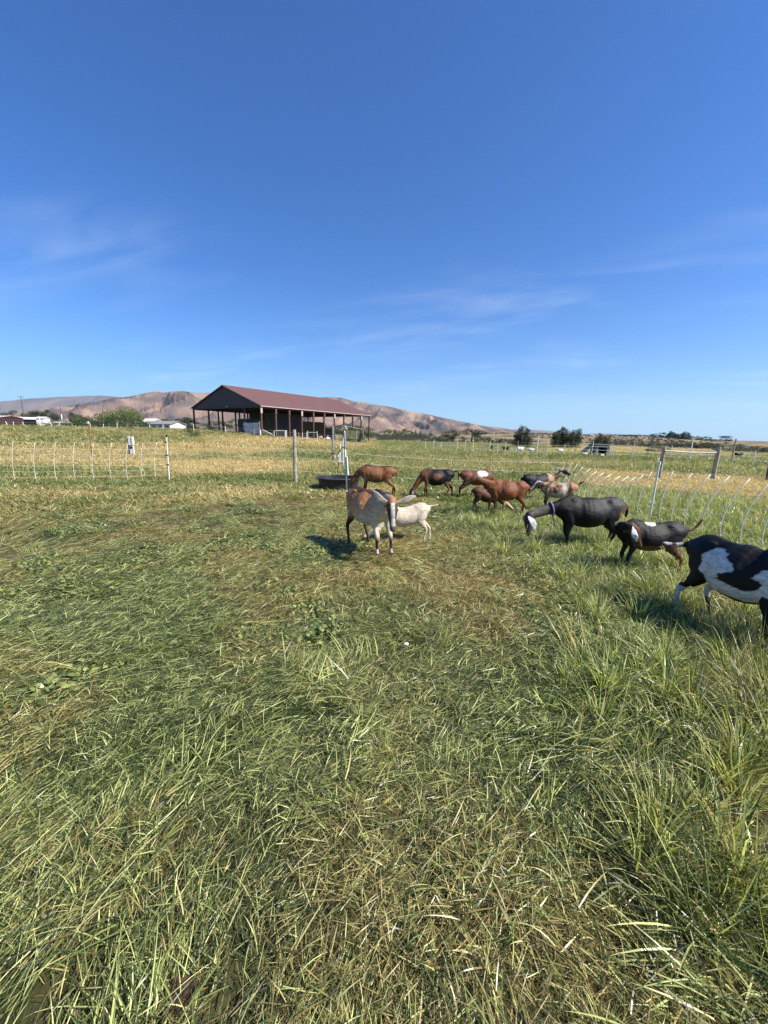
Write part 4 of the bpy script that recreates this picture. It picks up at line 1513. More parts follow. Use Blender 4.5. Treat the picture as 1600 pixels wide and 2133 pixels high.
# plain strands joining the posts across the back
wp = gp(616, 1008)
def strands():
    r = thing('wire_fence', 'three thin strands stretched behind the goats from wooden post to net', 'fence', (wp.x, wp.y, gz(wp.x, wp.y)))
    off = -Vector(r.location)
    e = Vector((4.7, 10.2, gz(4.7, 10.2)))
    for z0, z1 in ((.40, .36), (.78, .62), (1.05, .86)):
        pts = [wp + Vector((0.06, 0, z0)) + (e + Vector((0, 0, z1)) - wp - Vector((0.06, 0, z0))) * (i / 12) - Vector((0, 0, .09 * math.sin(PI * i / 12))) for i in range(13)]
        MB().tube([p + off for p in pts], .0026, 4).build('strand', M_twine, r)
        pts = [lp + Vector((0, 0, z0 + .08)) + (wp - lp + Vector((-.06, 0, -.08))) * (i / 8) - Vector((0, 0, .04 * math.sin(PI * i / 8))) for i in range(9)]
        MB().tube([p + off for p in pts], .0016, 4).build('strand', M_twine, r)


strands()


def wooden_post():
    g = gz(wp.x, wp.y)
    t = thing('wooden_post', 'round weathered wooden fence post left of the black trough', 'post', (wp.x, wp.y, g))
    h = at(615, 895, wp.y).z - g
    pts = [(0.0, 0, -.2)] + [(.004 * math.sin(i * 2.1), .004 * math.cos(i * 1.3), h * i / 8) for i in range(1, 9)]
    o = MB().tube(pts, [.062, .060, .058, .056, .056, .054, .053, .052, .050], 14).build('shaft', M_oldwood, t, smooth=False)
    for z in (.3, .55, .8, 1.15):
        MB().tube([(-.052, -.03, z), (-.062, -.04, z + .015)], [.012, .008], 6).build('knot', M_dark, o)


wooden_post()


def standpipe():
    b = gp(724, 1056); g = gz(b.x, b.y); b.z = g
    t = thing('water_standpipe', 'galvanised standpipe with valve head beside the spotted tan goat', 'standpipe', (b.x, b.y, g))
    top = at(717, 886, b.y) - b
    k = top.z
    lx_ = top.x / k
    def P(z, dx=0, dy=0): return (lx_ * z + dx, dy, z)
    MB().tube([P(-.1), P(k * .82)], .017, 10).build('pipe', M_galv, t, smooth=True)
    MB().tube([P(k * .72), P(k * .75), P(k * .755), P(k * .86), P(k * .92), P(k * .93)], [.022, .034, .026, .024, .018, .012], 10).build('valve_body', M_galv, t)
    MB().tube([P(k * .735, -.05), P(k * .735, .06)], .011, 8).build('outlet', M_galv, t)
    MB().tube([P(k * .95, -.045, -.01), P(k * .975, -.02), P(k * .985, .02), P(k * .955, .05)], .016, 8).build('handle', M_galv, t)
    MB().tube([P(k * .40, .035, -.01), P(k * .63, .028, -.01)], [.019, .017], 8).build('white_sleeve', M_white, t)
    MB().tube([P(.05, .05, -.01), P(k * .40, .038, -.01)], .0105, 8).build('black_rod', M_blackpl, t)
    MB().tube([P(k * .20, -.02, -.02), P(k * .20, .055, -.02)], .008, 6).build('clamp', M_white, t)
    # slim white rod further back
    q = gp(715, 974)
    t2 = thing('white_rod', 'thin white step-in rod just left behind the standpipe', 'rod', (q.x, q.y, gz(q.x, q.y)))
    MB().tube([(0, 0, -.05), (0, 0, at(714, 912, q.y).z - q.z)], .018, 6).build('shaft', M_white, t2)


standpipe()


def trough():
    b = gp(706, 1027)
    Y = b.y + .50
    c = at(706, 1010, Y); g = gz(c.x, Y) - .01
    t = thing('stock_trough', 'black rubber stock trough of water left of the drinking goat', 'trough', (c.x, Y, g), .05)
    A, Bh = .57, .56; H = .37
    n = 48
    V = []; F = []
    prof = [(.86, 0.0), (.885, .02), (.97, H - .05), (.975, H - .035), (1.045, H - .03), (1.06, H - .012), (1.045, H), (.985, H), (.955, H - .02), (.87, .03), (.5, .028), (.01, .028)]
    for (k, z) in prof:
        for i in range(n):
            a = 2 * PI * i / n
            ca, sa = math.cos(a), math.sin(a)
            sx = abs(ca) ** .8 * (1 if ca >= 0 else -1); sy = abs(sa) ** .8 * (1 if sa >= 0 else -1)
            V.append((A * k * sx, Bh * k * sy, z))
    for r in range(len(prof) - 1):
        for i in range(n):
            j = (i + 1) % n
            F.append((r * n + i, r * n + j, (r + 1) * n + j, (r + 1) * n + i))
    F.append(tuple(range(n))[::-1])
    MB().add(V, F).build('tub', M_black, t, smooth=False)
    V = []
    for i in range(n):
        a = 2 * PI * i / n
        ca, sa = math.cos(a), math.sin(a)
        V.append((A * .955 * abs(ca) ** .8 * (1 if ca >= 0 else -1), Bh * .955 * abs(sa) ** .8 * (1 if sa >= 0 else -1), H - .065))
    MB().add(V, [tuple(range(n))]).build('water', M_water, t)
    return t


trough()


def t_post():
    b = gp(192, 953); g = gz(b.x, b.y)
    t = thing('steel_fence_post', 'rusty steel post with white cap behind the left netting', 'post', (b.x, b.y, g))
    tp = at(184, 882, b.y) - Vector((b.x, b.y, g))
    m = MB().tube([(0, 0, -.1), tuple(tp)], .03, 4).build('shaft', M_rust, t)
    MB().tube([tuple(tp), (tp.x, tp.y, tp.z + .09)], .05, 8).build('cap', M_white, t)
    # energiser box on a board
    b = gp(274, 948); g = gz(b.x, b.y)
    t = thing('fence_energizer', 'white fence charger box on a weathered pinkish post', 'fence charger', (b.x, b.y, g))
    Y = b.y; s = Y / 817
    MB().box((-3.0 * s, .03, 19 * s), (4.6 * s, .10, 44 * s)).build('post', M_pink, t)
    MB().box((3.2 * s, -.06, 29.5 * s), (11 * s, .12, 17 * s)).build('case', M_white, t)
    MB().box((1.5 * s, -.05, 10 * s), (3.4 * s, .06, 19 * s)).build('bracket', M_white, t)
    MB().box((6.6 * s, -.05, 10 * s), (2.6 * s, .06, 19 * s)).build('bracket', M_white, t)
    for dx in (-1.2, 5.5):
        MB().tube([(dx * s, -.13, 36 * s), (dx * s, -.13, 17 * s)], .012, 6).build('cable', M_blackpl, t)
    MB().box((3.3 * s, -.06, 15.6 * s), (5 * s, .06, 3.6 * s)).build('terminal', M_blackpl, t)
    # pole with rusty base box
    b = gp(694, 959); g = gz(b.x, b.y); s = b.y / 817
    t = thing('hydrant_pole', 'grey steel pole with rusty coupling and white bracket base', 'pole', (b.x, b.y, g))
    MB().tube([(0, 0, 12 * s), (0, 0, 72 * s)], 2.0 * s, 8).build('pole', M_galv, t)
    MB().box((0, -.03, 17 * s), (6.5 * s, .12, 9 * s)).build('coupling', M_rust, t)
    MB().box((-4.2 * s, 0, 6.5 * s), (1.6 * s, .08, 12 * s)).build('bracket_side', M_white, t)
    MB().box((4.2 * s, 0, 6.5 * s), (1.6 * s, .08, 12 * s)).build('bracket_side', M_white, t)
    MB().box((0, 0, 11.6 * s), (9.8 * s, .08, 1.8 * s)).build('bracket_top', M_white, t)
    MB().box((0, .01, 4 * s), (5 * s, .10, 6 * s)).build('block', M_rust, t)
    # insulator post by the trough
    b = gp(703, 990); g = gz(b.x, b.y); s = b.y / 817
    t = thing('insulated_post', 'black rod with white and black insulators behind the trough', 'post', (b.x, b.y, g))
    MB().tube([(0, 0, 0), (6 * s, 0, 58 * s)], .8 * s, 6).build('rod', M_blackpl, t)
    MB().box((4.2 * s, 0, 43 * s), (5.5 * s, .06, 11 * s)).build('insulator', M_white, t)
    MB().box((5.2 * s, 0, 32 * s), (5.0 * s, .06, 9 * s)).build('insulator', M_white, t)
    MB().box((2.6 * s, -.02, 48 * s), (3.5 * s, .07, 4 * s)).build('clip', M_blackpl, t)
    MB().tube([(6 * s, 0, 55 * s), (6 * s, 0, 66 * s)], 1.1 * s, 6).build('tip', M_white, t)


t_post()


M_trimwood = simple('pale_bleached_wood', (0.62, 0.58, 0.48), 0.8, 0.25, 8, bump=.3)


def goal():
    R_b = gp(1484, 1001); 
    R_t = at(1498, 931, R_b.y)
    L_b = gp(1372, 998); L_t = at(1384, 932, L_b.y)
    t = thing('goal_frame', 'weathered wooden goal-like frame with white crossbar by the dirt path', 'frame', (L_b.x, L_b.y, L_b.z))
    o = -Vector(L_b)
    MB().tube([L_b + o - Vector((0, 0, .1)), L_t + o], .065, 8).build('upright', M_oldwood, t)
    MB().tube([R_b + o - Vector((0, 0, .1)), R_t + o], .075, 8).build('upright', M_oldwood, t)
    a = at(1385, 939, L_b.y - .05) + o; b_ = at(1492, 943, R_b.y - .05) + o
    MB().tube([a, (a + b_) / 2 - Vector((0, 0, .03)), b_], .034, 8).build('crossbar', M_trimwood, t)


goal()


def far_fences():
    # pasture fence of slim pale pegs
    t = thing('peg_fence', 'long fence of slim pale pegs across the far right pasture', 'fence', (10, 40, 0))
    o = Vector((-10, -40, 0))
    pts = []
    xs = [870, 886, 902, 918, 935, 952, 968, 985, 1003, 1020, 1036, 1052, 1078, 1118, 1140, 1176, 1198, 1232, 1278, 1319, 1350, 1398, 1440, 1478, 1528, 1575, 1620]
    for i, px in enumerate(xs):
        Y = 56 - 31 * (i / (len(xs) - 1)) ** .7
        q = at(px, 940, Y); g = gz(q.x, Y)
        h = 1.0 + .35 * (((i * 7) % 5) / 4)
        if px in (1118, 1440, 1528): h = 1.75
        ln = random.uniform(-.06, .10)
        MB().tube([Vector((q.x, Y, g - .05)) + o, Vector((q.x + ln, Y, g + h)) + o], .030 if h < 1.5 else .045, 6).build('peg', M_white if i % 4 else M_oldwood, t)
        pts.append(Vector((q.x, Y, g)) + o)
    for h in (.35, .62, .9):
        MB().tube([p + Vector((0, 0, h)) for p in pts], .010, 4).build('wire', M_twine, t)
    # dark posts further right
    for px, yt, yb, Y, lab in ((1523, 948, 965, 42, 'thin dark post beyond the goal frame, nearer the frame'),
                               (1564, 953, 965, 42, 'thin dark post beyond the goal frame, further right')):
        q = at(px, yb, Y); g = gz(q.x, Y)
        t = thing('fence_post', lab, 'post', (q.x, Y, g))
        MB().tube([(0, 0, -.1), (0, 0, at(px, yt, Y).z - g)], .05, 6).build('shaft', M_bark, t)
    q = gp(1597, 1000); g = gz(q.x, q.y)
    t = thing('fence_post', 'thick dark wooden post cut by the right edge of the picture', 'post', (q.x + .06, q.y, g))
    MB().tube([(0, 0, -.1), (.02, 0, at(1597, 955, q.y).z - g)], .10, 8).build('shaft', M_bark, t)
    # left bank fence
    t = thing('bank_fence', 'old fence of leaning white pegs along the left bank', 'fence', (-45, 60, 0))
    o = Vector((45, -60, 0)); pts = []
    for i, (px, yt, ln) in enumerate(((-20, 874, .1), (12, 880, -.3), (28, 880, .1), (48, 882, 0), (77, 880, -.3), (82, 870, .1), (105, 884, -.4), (124, 882, .05), (150, 886, 0),
                                      (188, 886, 0), (216, 887, .1), (244, 881, .1), (288, 890, .1), (312, 892, 0), (340, 893, 0), (366, 893, 0), (388, 894, 0))):
        Y = 66
        q = at(px, yt, Y); g = gz(q.x, Y)
        MB().tube([Vector((q.x - ln, Y, g - .05)) + o, Vector((q.x, Y, max(q.z, g + .9))) + o], .05 if px != 82 else .09, 6).build('peg', M_white if i % 4 else M_oldwood, t)
        pts.append(Vector((q.x, Y, g)) + o)
    MB().tube([p + Vector((0, 0, .8)) for p in pts], .014, 4).build('wire', M_galv, t)
    a = at(222, 894, 65) + o; b_ = at(256, 894, 65) + o
    MB().tube([a, b_], .05, 6).build('rail', M_white, t)
    q = at(762, 888, 60)
    # leaning peg right of standpipe
    b = gp(741, 936)
    t = thing('fence_post', 'slim pale post in the golden grass by the lime tarp', 'post', (b.x, b.y, gz(b.x, b.y)))
    MB().tube([(0, 0, -.1), (.1, 0, at(743, 897, b.y).z - b.z)], .045, 6).build('shaft', M_oldwood, t)


far_fences()


def small_things():
    p = gp(846, 1357)
    t = thing('white_pebble', 'small white lump lying in the trampled grass', 'pebble', (p.x, p.y, p.z + .06))
    bm = bmesh.new(); bmesh.ops.create_icosphere(bm, subdivisions=3, radius=.015)
    for v in bm.verts:
        v.co *= 1 + .35 * (float(vnoise(v.co.x * 60, v.co.y * 60, v.co.z * 60, seed=4)) - .5)
        v.co.z *= .7; v.co.x *= 1.3
    me = bpy.data.meshes.new('lump'); bm.to_mesh(me); bm.free()
    link_mesh('lump', me, M_quartz, t)
    p = gp(378, 2085)
    t = thing('bark_chunk', 'brown cracked piece of wood in the grass at the bottom', 'wood', (p.x, p.y, p.z + .01), .1)
    t.scale = (.72, .50, .8)
    V = []; F = []
    nx, ny = 18, 24
    for i in range(nx + 1):
        for j in range(ny + 1):
            x = (i / nx - .5) * .10; y = (j / ny - .5) * .17
            e = min(1, 6 * min(i / nx, 1 - i / nx)) * min(1, 6 * min(j / ny, 1 - j / ny))
            crack = abs(float(vnoise(x * 45 + float(vnoise(x * 20, y * 20, seed=3)), y * 28, seed=8)) - .5)
            V.append((x * (1 + .2 * math.sin(y * 40)), y, .03 * e ** .5 - (.014 * (1 - min(1, crack * 12))) - (0.05 if e == 0 else 0)))
    for i in range(nx):
        for j in range(ny):
            a = i * (ny + 1) + j
            F.append((a, a + ny + 1, a + ny + 2, a + 1))
    MB().add(V, F).build('block', M_chunk, t)


small_things()

# ------------------------------------------------------------------ goats
def catmull(P, n):
    """resample control rows (any number of columns) with a Catmull-Rom curve"""
    P = np.asarray(P, float)
    out = []
    m = len(P)
    for i in range(m - 1):
        p0 = P[max(i - 1, 0)]; p1 = P[i]; p2 = P[i + 1]; p3 = P[min(i + 2, m - 1)]
        for k in range(n):
            t = k / n
            out.append(.5 * ((2 * p1) + (-p0 + p2) * t + (2 * p0 - 5 * p1 + 4 * p2 - p3) * t * t + (-p0 + 3 * p1 - 3 * p2 + p3) * t ** 3))
    out.append(P[-1])
    return np.array(out)


def loft(mb, rows, side=(0, 1, 0), n=16, sides=None, pear=0.0):
    """rows: x y z half_side half_up; closed rounded ends"""
    rows = np.asarray(rows, float)
    vs = []; m = len(rows)
    for i in range(m):
        a = rows[max(i - 1, 0), :3]; b = rows[min(i + 1, m - 1), :3]
        t = Vector(b - a).normalized()
        s0 = Vector(sides[i]) if sides is not None else Vector(side)
        s = (s0 - t * s0.dot(t)).normalized()
        u = t.cross(s)
        if u.z < 0 and abs(t.z) < .7: u = -u
        c = Vector(rows[i, :3])
        for k in range(n):
            an = 2 * PI * k / n
            k_ = 1 - pear * max(0, math.sin(an)) ** 1.3 + pear * .25 * max(0, -math.sin(an)) * abs(math.cos(an))
            vs.append(c + s * math.cos(an) * rows[i, 3] * k_ + u * math.sin(an) * rows[i, 4])
    f = []
    for i in range(m - 1):
        for k in range(n):
            j = (k + 1) % n
            f.append((i * n + k, i * n + j, (i + 1) * n + j, (i + 1) * n + k))
    f.append(tuple(range(n))[::-1]); f.append(tuple((m - 1) * n + k for k in range(n)))
    mb.add(vs, f)
    return rows


def ellip(mb, c, r, n=12):
    rows = []
    for i in range(9):
        a = PI * i / 8
        k = max(math.sin(a), .08)
        rows.append((c[0] - math.cos(a) * r[0], c[1], c[2], r[1] * k, r[2] * k))
    loft(mb, rows, n=n)


M_coat, nt, b = new_mat('goat_coat')
N = nt.nodes; L = nt.links
_a = N.new('ShaderNodeAttribute'); _a.attribute_name = 'coat'
_tc = N.new('ShaderNodeTexCoord')
_mp = N.new('ShaderNodeMapping'); _mp.inputs['Scale'].default_value = (30, 90, 45)
L.new(_tc.outputs['Object'], _mp.inputs[0])
_n = N.new('ShaderNodeTexNoise'); _n.inputs['Scale'].default_value = 1.6; _n.inputs['Detail'].default_value = 5
L.new(_mp.outputs[0], _n.inputs['Vector'])
_r = ramp(nt, [(0.3, (.74, .72, .70)), (0.7, (1.1, 1.1, 1.1))]); L.new(_n.outputs[0], _r.inputs[0])
_m = N.new('ShaderNodeMixRGB'); _m.blend_type = 'MULTIPLY'; _m.inputs['Fac'].default_value = 1
L.new(_a.outputs['Color'], _m.inputs[1]); L.new(_r.outputs[0], _m.inputs[2]); _n9 = N.new('ShaderNodeTexNoise'); _n9.inputs['Scale'].default_value = 17; _n9.inputs['Detail'].default_value = 6; _n9.inputs['Roughness'].default_value = .7
_mp9 = N.new('ShaderNodeMapping'); _mp9.inputs['Scale'].default_value = (.8, 1, 1.9)
L.new(_tc.outputs['Object'], _mp9.inputs[0]); L.new(_mp9.outputs[0], _n9.inputs['Vector'])
_r9 = ramp(nt, [(0.32, (.66, .65, .64)), (0.68, (1.2, 1.2, 1.2))]); L.new(_n9.outputs[0], _r9.inputs[0])
_m9 = N.new('ShaderNodeMixRGB'); _m9.blend_type = 'MULTIPLY'; _m9.inputs['Fac'].default_value = 1
L.new(_m.outputs[0], _m9.inputs[1]); L.new(_r9.outputs[0], _m9.inputs[2]); L.new(_m9.outputs[0], b.inputs['Base Color'])
b.inputs['Roughness'].default_value = 0.58
b.inputs['Specular IOR Level'].default_value = 0.28
b.inputs['Sheen Weight'].default_value = 0.0
b.inputs['Sheen Roughness'].default_value = 0.4
_bp = N.new('ShaderNodeBump'); _bp.inputs['Strength'].default_value = 0.4; _bp.inputs['Distance'].default_value = 0.008
_ad = N.new('ShaderNodeMath'); _ad.operation = 'MULTIPLY_ADD'; _ad.inputs[1].default_value = 1.6
L.new(_n9.outputs[0], _ad.inputs[0]); L.new(_n.outputs[0], _ad.inputs[2]); L.new(_ad.outputs[0], _bp.inputs['Height']); L.new(_bp.outputs[0], b.inputs['Normal'])

BLACK = (.0025, .0025, .003); CHOC = (.045, .022, .013); BROWN = (.17, .062, .022); RUST = (.22, .085, .030); TAN = (.36, .21, .10)
CREAM = (.62, .53, .38); WHITE = (.66, .64, .60); GREY = (.11, .10, .10); APRI = (.44, .22, .09)


def mixc(a, b_, t):
    t = np.clip(np.asarray(t, float), 0, 1)[..., None]
    return np.asarray(a) * (1 - t) + np.asarray(b_) * t


def make_goat(label, pos, heading, scale, coat, neck, head_dir, group, feet=None, ears='droop', tail='up', pitch=0.0, name='goat', belly=1.0,
              head_up=None, collar=None, hs=1.12, es=1.0, rib=.0010, voxel=.0115, bend=0.0, zoff=0.0, tail_len=1.0, stretch=1.0, eyes=True, drop=(0, 0)):
    """local frame: +x forward, +y left, z up. neck = control points from shoulder to poll"""
    feet = feet or {}
    gx, gy = pos
    g = gz(gx, gy)
    root = thing(name, label, 'goat', (gx, gy, g + zoff), math.radians(heading), group, scale)
    mb = MB(); chains = []

    def tf(p):          # torso pitch about the hips and sideways bend
        p = np.array(p, float)
        x, z = p[..., 0] * stretch, p[..., 2]
        a = pitch * sstep(z, .18, .5)
        hx, hz = -.28, .6
        dx, dz = x - hx, z - hz
        x2 = hx + dx * np.cos(a) - dz * np.sin(a) * 1.0
        z2 = hz + dx * np.sin(a) + dz * np.cos(a)
        y2 = p[..., 1] + bend * np.clip(x2 + .1, 0, 1) ** 2
        p[..., 0], p[..., 1], p[..., 2] = x2, y2, z2
        return p

    def chain(rows, tag, **k):
        rows = catmull(rows, 4)
        rows[:, 3:] = np.maximum(rows[:, 3:], .004)
        loft(mb, rows, **k)
        for i, r in enumerate(rows):
            chains.append((r[0], r[1], r[2], max(r[3], r[4]), tag, i / (len(rows) - 1)))

    bl = belly
    torso = np.array([(-.445, 0, .655, .03, .03), (-.43, 0, .645, .07, .07), (-.385, 0, .630, .105, .112), (-.30, 0, .615, .128, .145), (-.20, 0, .585, .128, .160),
                      (-.08, 0, .545, .165 * bl, .190 * bl ** .6), (.04, 0, .540, .168 * bl, .193 * bl ** .6), (.15, 0, .562, .140, .180), (.24, 0, .590, .110, .168),
                      (.32, 0, .605, .090, .135), (.375, 0, .615, .065, .095), (.40, 0, .62, .03, .05)])
    torso[:, :3] = tf(torso[:, :3])
    chain(torso, 0, n=24, pear=.34)
    # croup, hips and shoulders
    hipb = tf([-.30, 0, .70])
    for s_ in (1, -1):
        ellip(mb, tf([-.235, .062 * s_, .688]), (.055, .028, .034))
        ellip(mb, tf([-.405, .046 * s_, .662]), (.034, .024, .028))
        ellip(mb, tf([.20, .050 * s_, .62]), (.080, .036, .115))
    ellip(mb, tf([.19, 0, .745]), (.10, .026, .030))
    nk = [list(q) for q in neck]
    n0 = list(tf([.25, 0, .62]))
    rn = [(n0[0], n0[1], n0[2], .078, .125)]
    K = len(nk)
    for i, q in enumerate(nk):
        u = (i + 1) / K
        rn.append((q[0], q[1], q[2], .072 - .032 * u ** .8, .108 - .056 * u ** .8))
    chain(rn, 1, n=16)
    # head
    hd = Vector(head_dir).normalized()
    poll = Vector(nk[-1])
    hu = Vector(head_up) if head_up else Vector((0, 0, 1))
    if abs(hd.z) > .92 and not head_up: hu = Vector((1, 0, 0))
    sv = hu.cross(hd).normalized(); uv = hd.cross(sv)
    HS = [(-.05, 0, .020, .020), (-.04, 0, .038, .038), (0, .004, .049, .052), (.05, .006, .052, .058), (.10, -.002, .046, .052), (.15, -.012, .035, .042),
          (.20, -.018, .029, .034), (.235, -.021, .028, .030), (.258, -.023, .021, .022), (.268, -.024, .008, .008)]
    rows = [(*(poll + hd * t + uv * o_), w, h_) for t, o_, w, h_ in [(a_ * hs, b2_ * hs, c_ * hs, d_ * hs) for a_, b2_, c_, d_ in HS]]
    chain(rows, 2, side=tuple(sv), n=14)
    # legs
    def leg(front, s):
        key = ('f' if front else 'h') + ('l' if s > 0 else 'r')
        fx, fy, fz = feet.get(key, (0, 0, 0))
        if front:
            P = [(.255, .062 * s, .60, .050, .085), (.245, .078 * s, .50, .042, .065), (.225, .084 * s, .41, .034, .045), (.245, .083 * s, .33, .027, .031),
                 (.262, .082 * s, .255, .026, .028), (.255, .082 * s, .18, .017, .019), (.250, .082 * s, .10, .018, .021), (.262, .082 * s, .045, .021, .025), (.275, .082 * s, .0, .024, .032)]
        else:
            P = [(-.29, .060 * s, .62, .060, .105), (-.27, .083 * s, .53, .056, .108), (-.245, .092 * s, .45, .045, .085), (-.285, .092 * s, .37, .032, .052),
                 (-.350, .09 * s, .295, .022, .032), (-.368, .088 * s, .25, .021, .025), (-.350, .087 * s, .17, .017, .020), (-.335, .086 * s, .09, .018, .022),
                 (-.322, .086 * s, .04, .021, .026), (-.308, .086 * s, .0, .024, .032)]
        P = np.array(P)
        w = sstep(P[:, 2], .55, .05)
        P[:, :3] = tf(P[:, :3])
        P[:, 2] = np.maximum(P[:, 2], .0)
        P[:, 0] += fx * w; P[:, 1] += fy * w; P[:, 2] += fz * w ** .6
        chain(P, 3 if front else 4, side=(0, 1, 0), n=12)
    for s in (1, -1):
        leg(True, s); leg(False, s)
    # tail
    tb = tf([-.43, 0, .655])
    if isinstance(tail, (tuple, list)):
        td = [Vector(q) for q in tail]
    else:
        td = {'up': [Vector((-.05, 0, .03)), Vector((-.10, 0, .085)), Vector((-.10, 0, .15))],
              'down': [Vector((-.03, 0, -.01)), Vector((-.06, 0, -.07)), Vector((-.06, 0, -.16))],
              'out': [Vector((-.06, 0, .01)), Vector((-.13, 0, .02)), Vector((-.20, 0, .04))]}[tail]
    rt = [(tb[0] + .03, tb[1], tb[2], .026, .026)]
    for i, q in enumerate(td):
        u = (i + 1) / len(td)
        rt.append((tb[0] + q.x * tail_len, tb[1] + q.y * tail_len, tb[2] + q.z * tail_len, .026 - .008 * u, .024 - .008 * u))
    q = rt[-1]; p_ = rt[-2]
    rt.append((q[0] + (q[0] - p_[0]) * .3, q[1] + (q[1] - p_[1]) * .3, q[2] + (q[2] - p_[2]) * .3, .006, .006))
    chain(rt, 5, n=10)
    # fuse into one skin
    me = bpy.data.meshes.new('goat_body'); me.from_pydata(mb.v, [], mb.f)
    tmp = bpy.data.objects.new('tmp_body', me); COL.objects.link(tmp)
    bmx = bmesh.new(); bmx.from_mesh(me); bmesh.ops.recalc_face_normals(bmx, faces=bmx.faces); bmx.to_mesh(me); bmx.free()
    rm = tmp.modifiers.new('r', 'REMESH'); rm.mode = 'VOXEL'; rm.voxel_size = voxel; rm.use_smooth_shade = True
    sm = tmp.modifiers.new('s', 'SMOOTH'); sm.factor = .5; sm.iterations = 4
    dg = bpy.context.evaluated_depsgraph_get(); dg.update()
    out = bpy.data.meshes.new_from_object(tmp.evaluated_get(dg))
    bpy.data.objects.remove(tmp); bpy.data.meshes.remove(me)
    nv = len(out.vertices)
    co = np.empty(nv * 3); out.vertices.foreach_get('co', co); co = co.reshape(-1, 3)
    C = np.array([[c[0], c[1], c[2], c[3]] for c in chains]); tags = np.array([c[4] for c in chains]); ts = np.array([c[5] for c in chains])
    best = np.full(nv, 1e9); idx = np.zeros(nv, int)
    for i in range(len(C)):
        d = np.linalg.norm(co - C[i, :3], axis=1) - C[i, 3]
        m_ = d < best
        best[m_] = d[m_]; idx[m_] = i
    tag = tags[idx].copy(); tt = ts[idx]
    zz = co[:, 2]
    tag[((tag == 3) | (tag == 4)) & (zz > .46)] = 0
    tag[(tag == 1) & (tt < .22)] = 0
    # ribs and muscle relief, coat colour
    inv = co.copy()
    hl = co - np.array(poll)
    hx = hl @ np.array(hd); hy = hl @ np.array(sv); hz_ = hl @ np.array(uv)
    col = coat(inv, tag, tt, (hx, hy, hz_))
    # hooves
    hoof = ((tag == 3) | (tag == 4)) & (co[:, 2] < .035)
    col[hoof] = np.array((.05, .042, .035))
    hx = hx / hs; hy = hy / hs; hz_ = hz_ / hs
    col = coat(inv, tag, tt, (hx, hy, hz_))
    col[hoof] = np.array((.05, .042, .035))
    nose = (tag == 2) & (hx > .25)
    col[nose] = col[nose] * .4 + np.array((.05, .04, .038)) * .6
    nrm = np.empty(nv * 3); out.vertices.foreach_get('normal', nrm); nrm = nrm.reshape(-1, 3)
    ay = np.abs(co[:, 1]); dsp = np.zeros(nv)
    tm = (tag == 0) | (tag == 4)
    X_, Z_ = co[:, 0] / stretch, co[:, 2]
    def gs(cx, cz, rx, rz): return np.exp(-((X_ - cx) / rx) ** 2 - ((Z_ - cz) / rz) ** 2) * (ay > .03) * tm
    if abs(pitch) < .05:
        dsp -= .008 * gs(-.165, .67, .06, .05)
        dsp -= .006 * gs(-.33, .70, .05, .03)
        dsp -= .010 * gs(.14, .54, .03, .10)
        dsp += rib * np.sin(X_ * 120 + Z_ * 14) * gs(.02, .62, .13, .09)
        dsp -= .010 * gs(-.16, .50, .03, .10)
    dsp += .004 * (nz(co, 22, 7) - .5) + .006 * (nz(co, 9, 6) - .5)
    dsp = np.where(tag == 2, dsp * .3, dsp)
    co = co + nrm * dsp[:, None]
    # eye sockets and cheek
    bv = [tuple(v) for v in co.tolist()]
    bf = [tuple(p.vertices) for p in out.polygons]
    bpy.data.meshes.remove(out)
    body = MB(); body.v = bv; body.f = bf
    cl = col.tolist()
    # ears, part of the same skin
    for s in (1, -1):
        base = poll + hd * .005 * hs + sv * (.040 * s * hs) + uv * .022 * hs
        if isinstance(ears, dict): e = ears['l' if s > 0 else 'r']
        elif ears == 'droop': e = [(.05, .0, .01), (.075, -.07, .02), (.075, -.14, .04), (.07, -.20, .05)]
        elif ears == 'graze': e = [(.03, .0, .0), (.05, -.015, .035), (.052, -.03, .075), (.045, -.045, .115)]
        elif ears == 'side': e = [(.05, .01, -.01), (.10, .0, -.02), (.15, -.02, -.02), (.19, -.045, -.01)]
        elif ears == 'back': e = [(.04, .01, -.03), (.06, .0, -.08), (.07, -.02, -.13), (.07, -.04, -.16)]
        pts = [base - sv * (.015 * s)] + [base + sv * (a[0] * s * es) + uv * a[1] * es + hd * a[2] * es for a in e]
        w = [.012 * es, .025 * es, .033 * es, .028 * es, .008 * es]
        rows = catmull([(*p, w[i], .0035) for i, p in enumerate(pts)], 4)
        m2 = MB()
        sd = ears.get('flat', None) if isinstance(ears, dict) else None
        loft(m2, rows, side=tuple(hd if ears != 'back' else uv) if sd is None else sd, n=10)
        body.add(m2.v, m2.f)
        ec = np.array(coat(None, None, None, None))
        rg = np.random.default_rng(5)
        for i in range(len(m2.v)):
            jit = .85 + .3 * rg.random()
            k = i // 10 / len(rows)
            c0 = ec[0] * (1 - k) + ec[1] * k
            cl.append((c0 * jit).tolist())
    o = body.build('body', M_coat, root, smooth=True)
    me = o.data
    c4 = np.ones((len(body.v), 4)); c4[:, :3] = np.array(cl)
    ca = me.color_attributes.new('coat', 'FLOAT_COLOR', 'POINT'); ca.data.foreach_set('color', c4.reshape(-1))
    if eyes:
        for s in (1, -1):
            c = poll + hd * .075 * hs + sv * (.047 * s * hs) + uv * .018 * hs
            m = MB(); ellip(m, c, (.011, .008, .011), n=8)
            m.build('eye', M_eye, root, smooth=True)
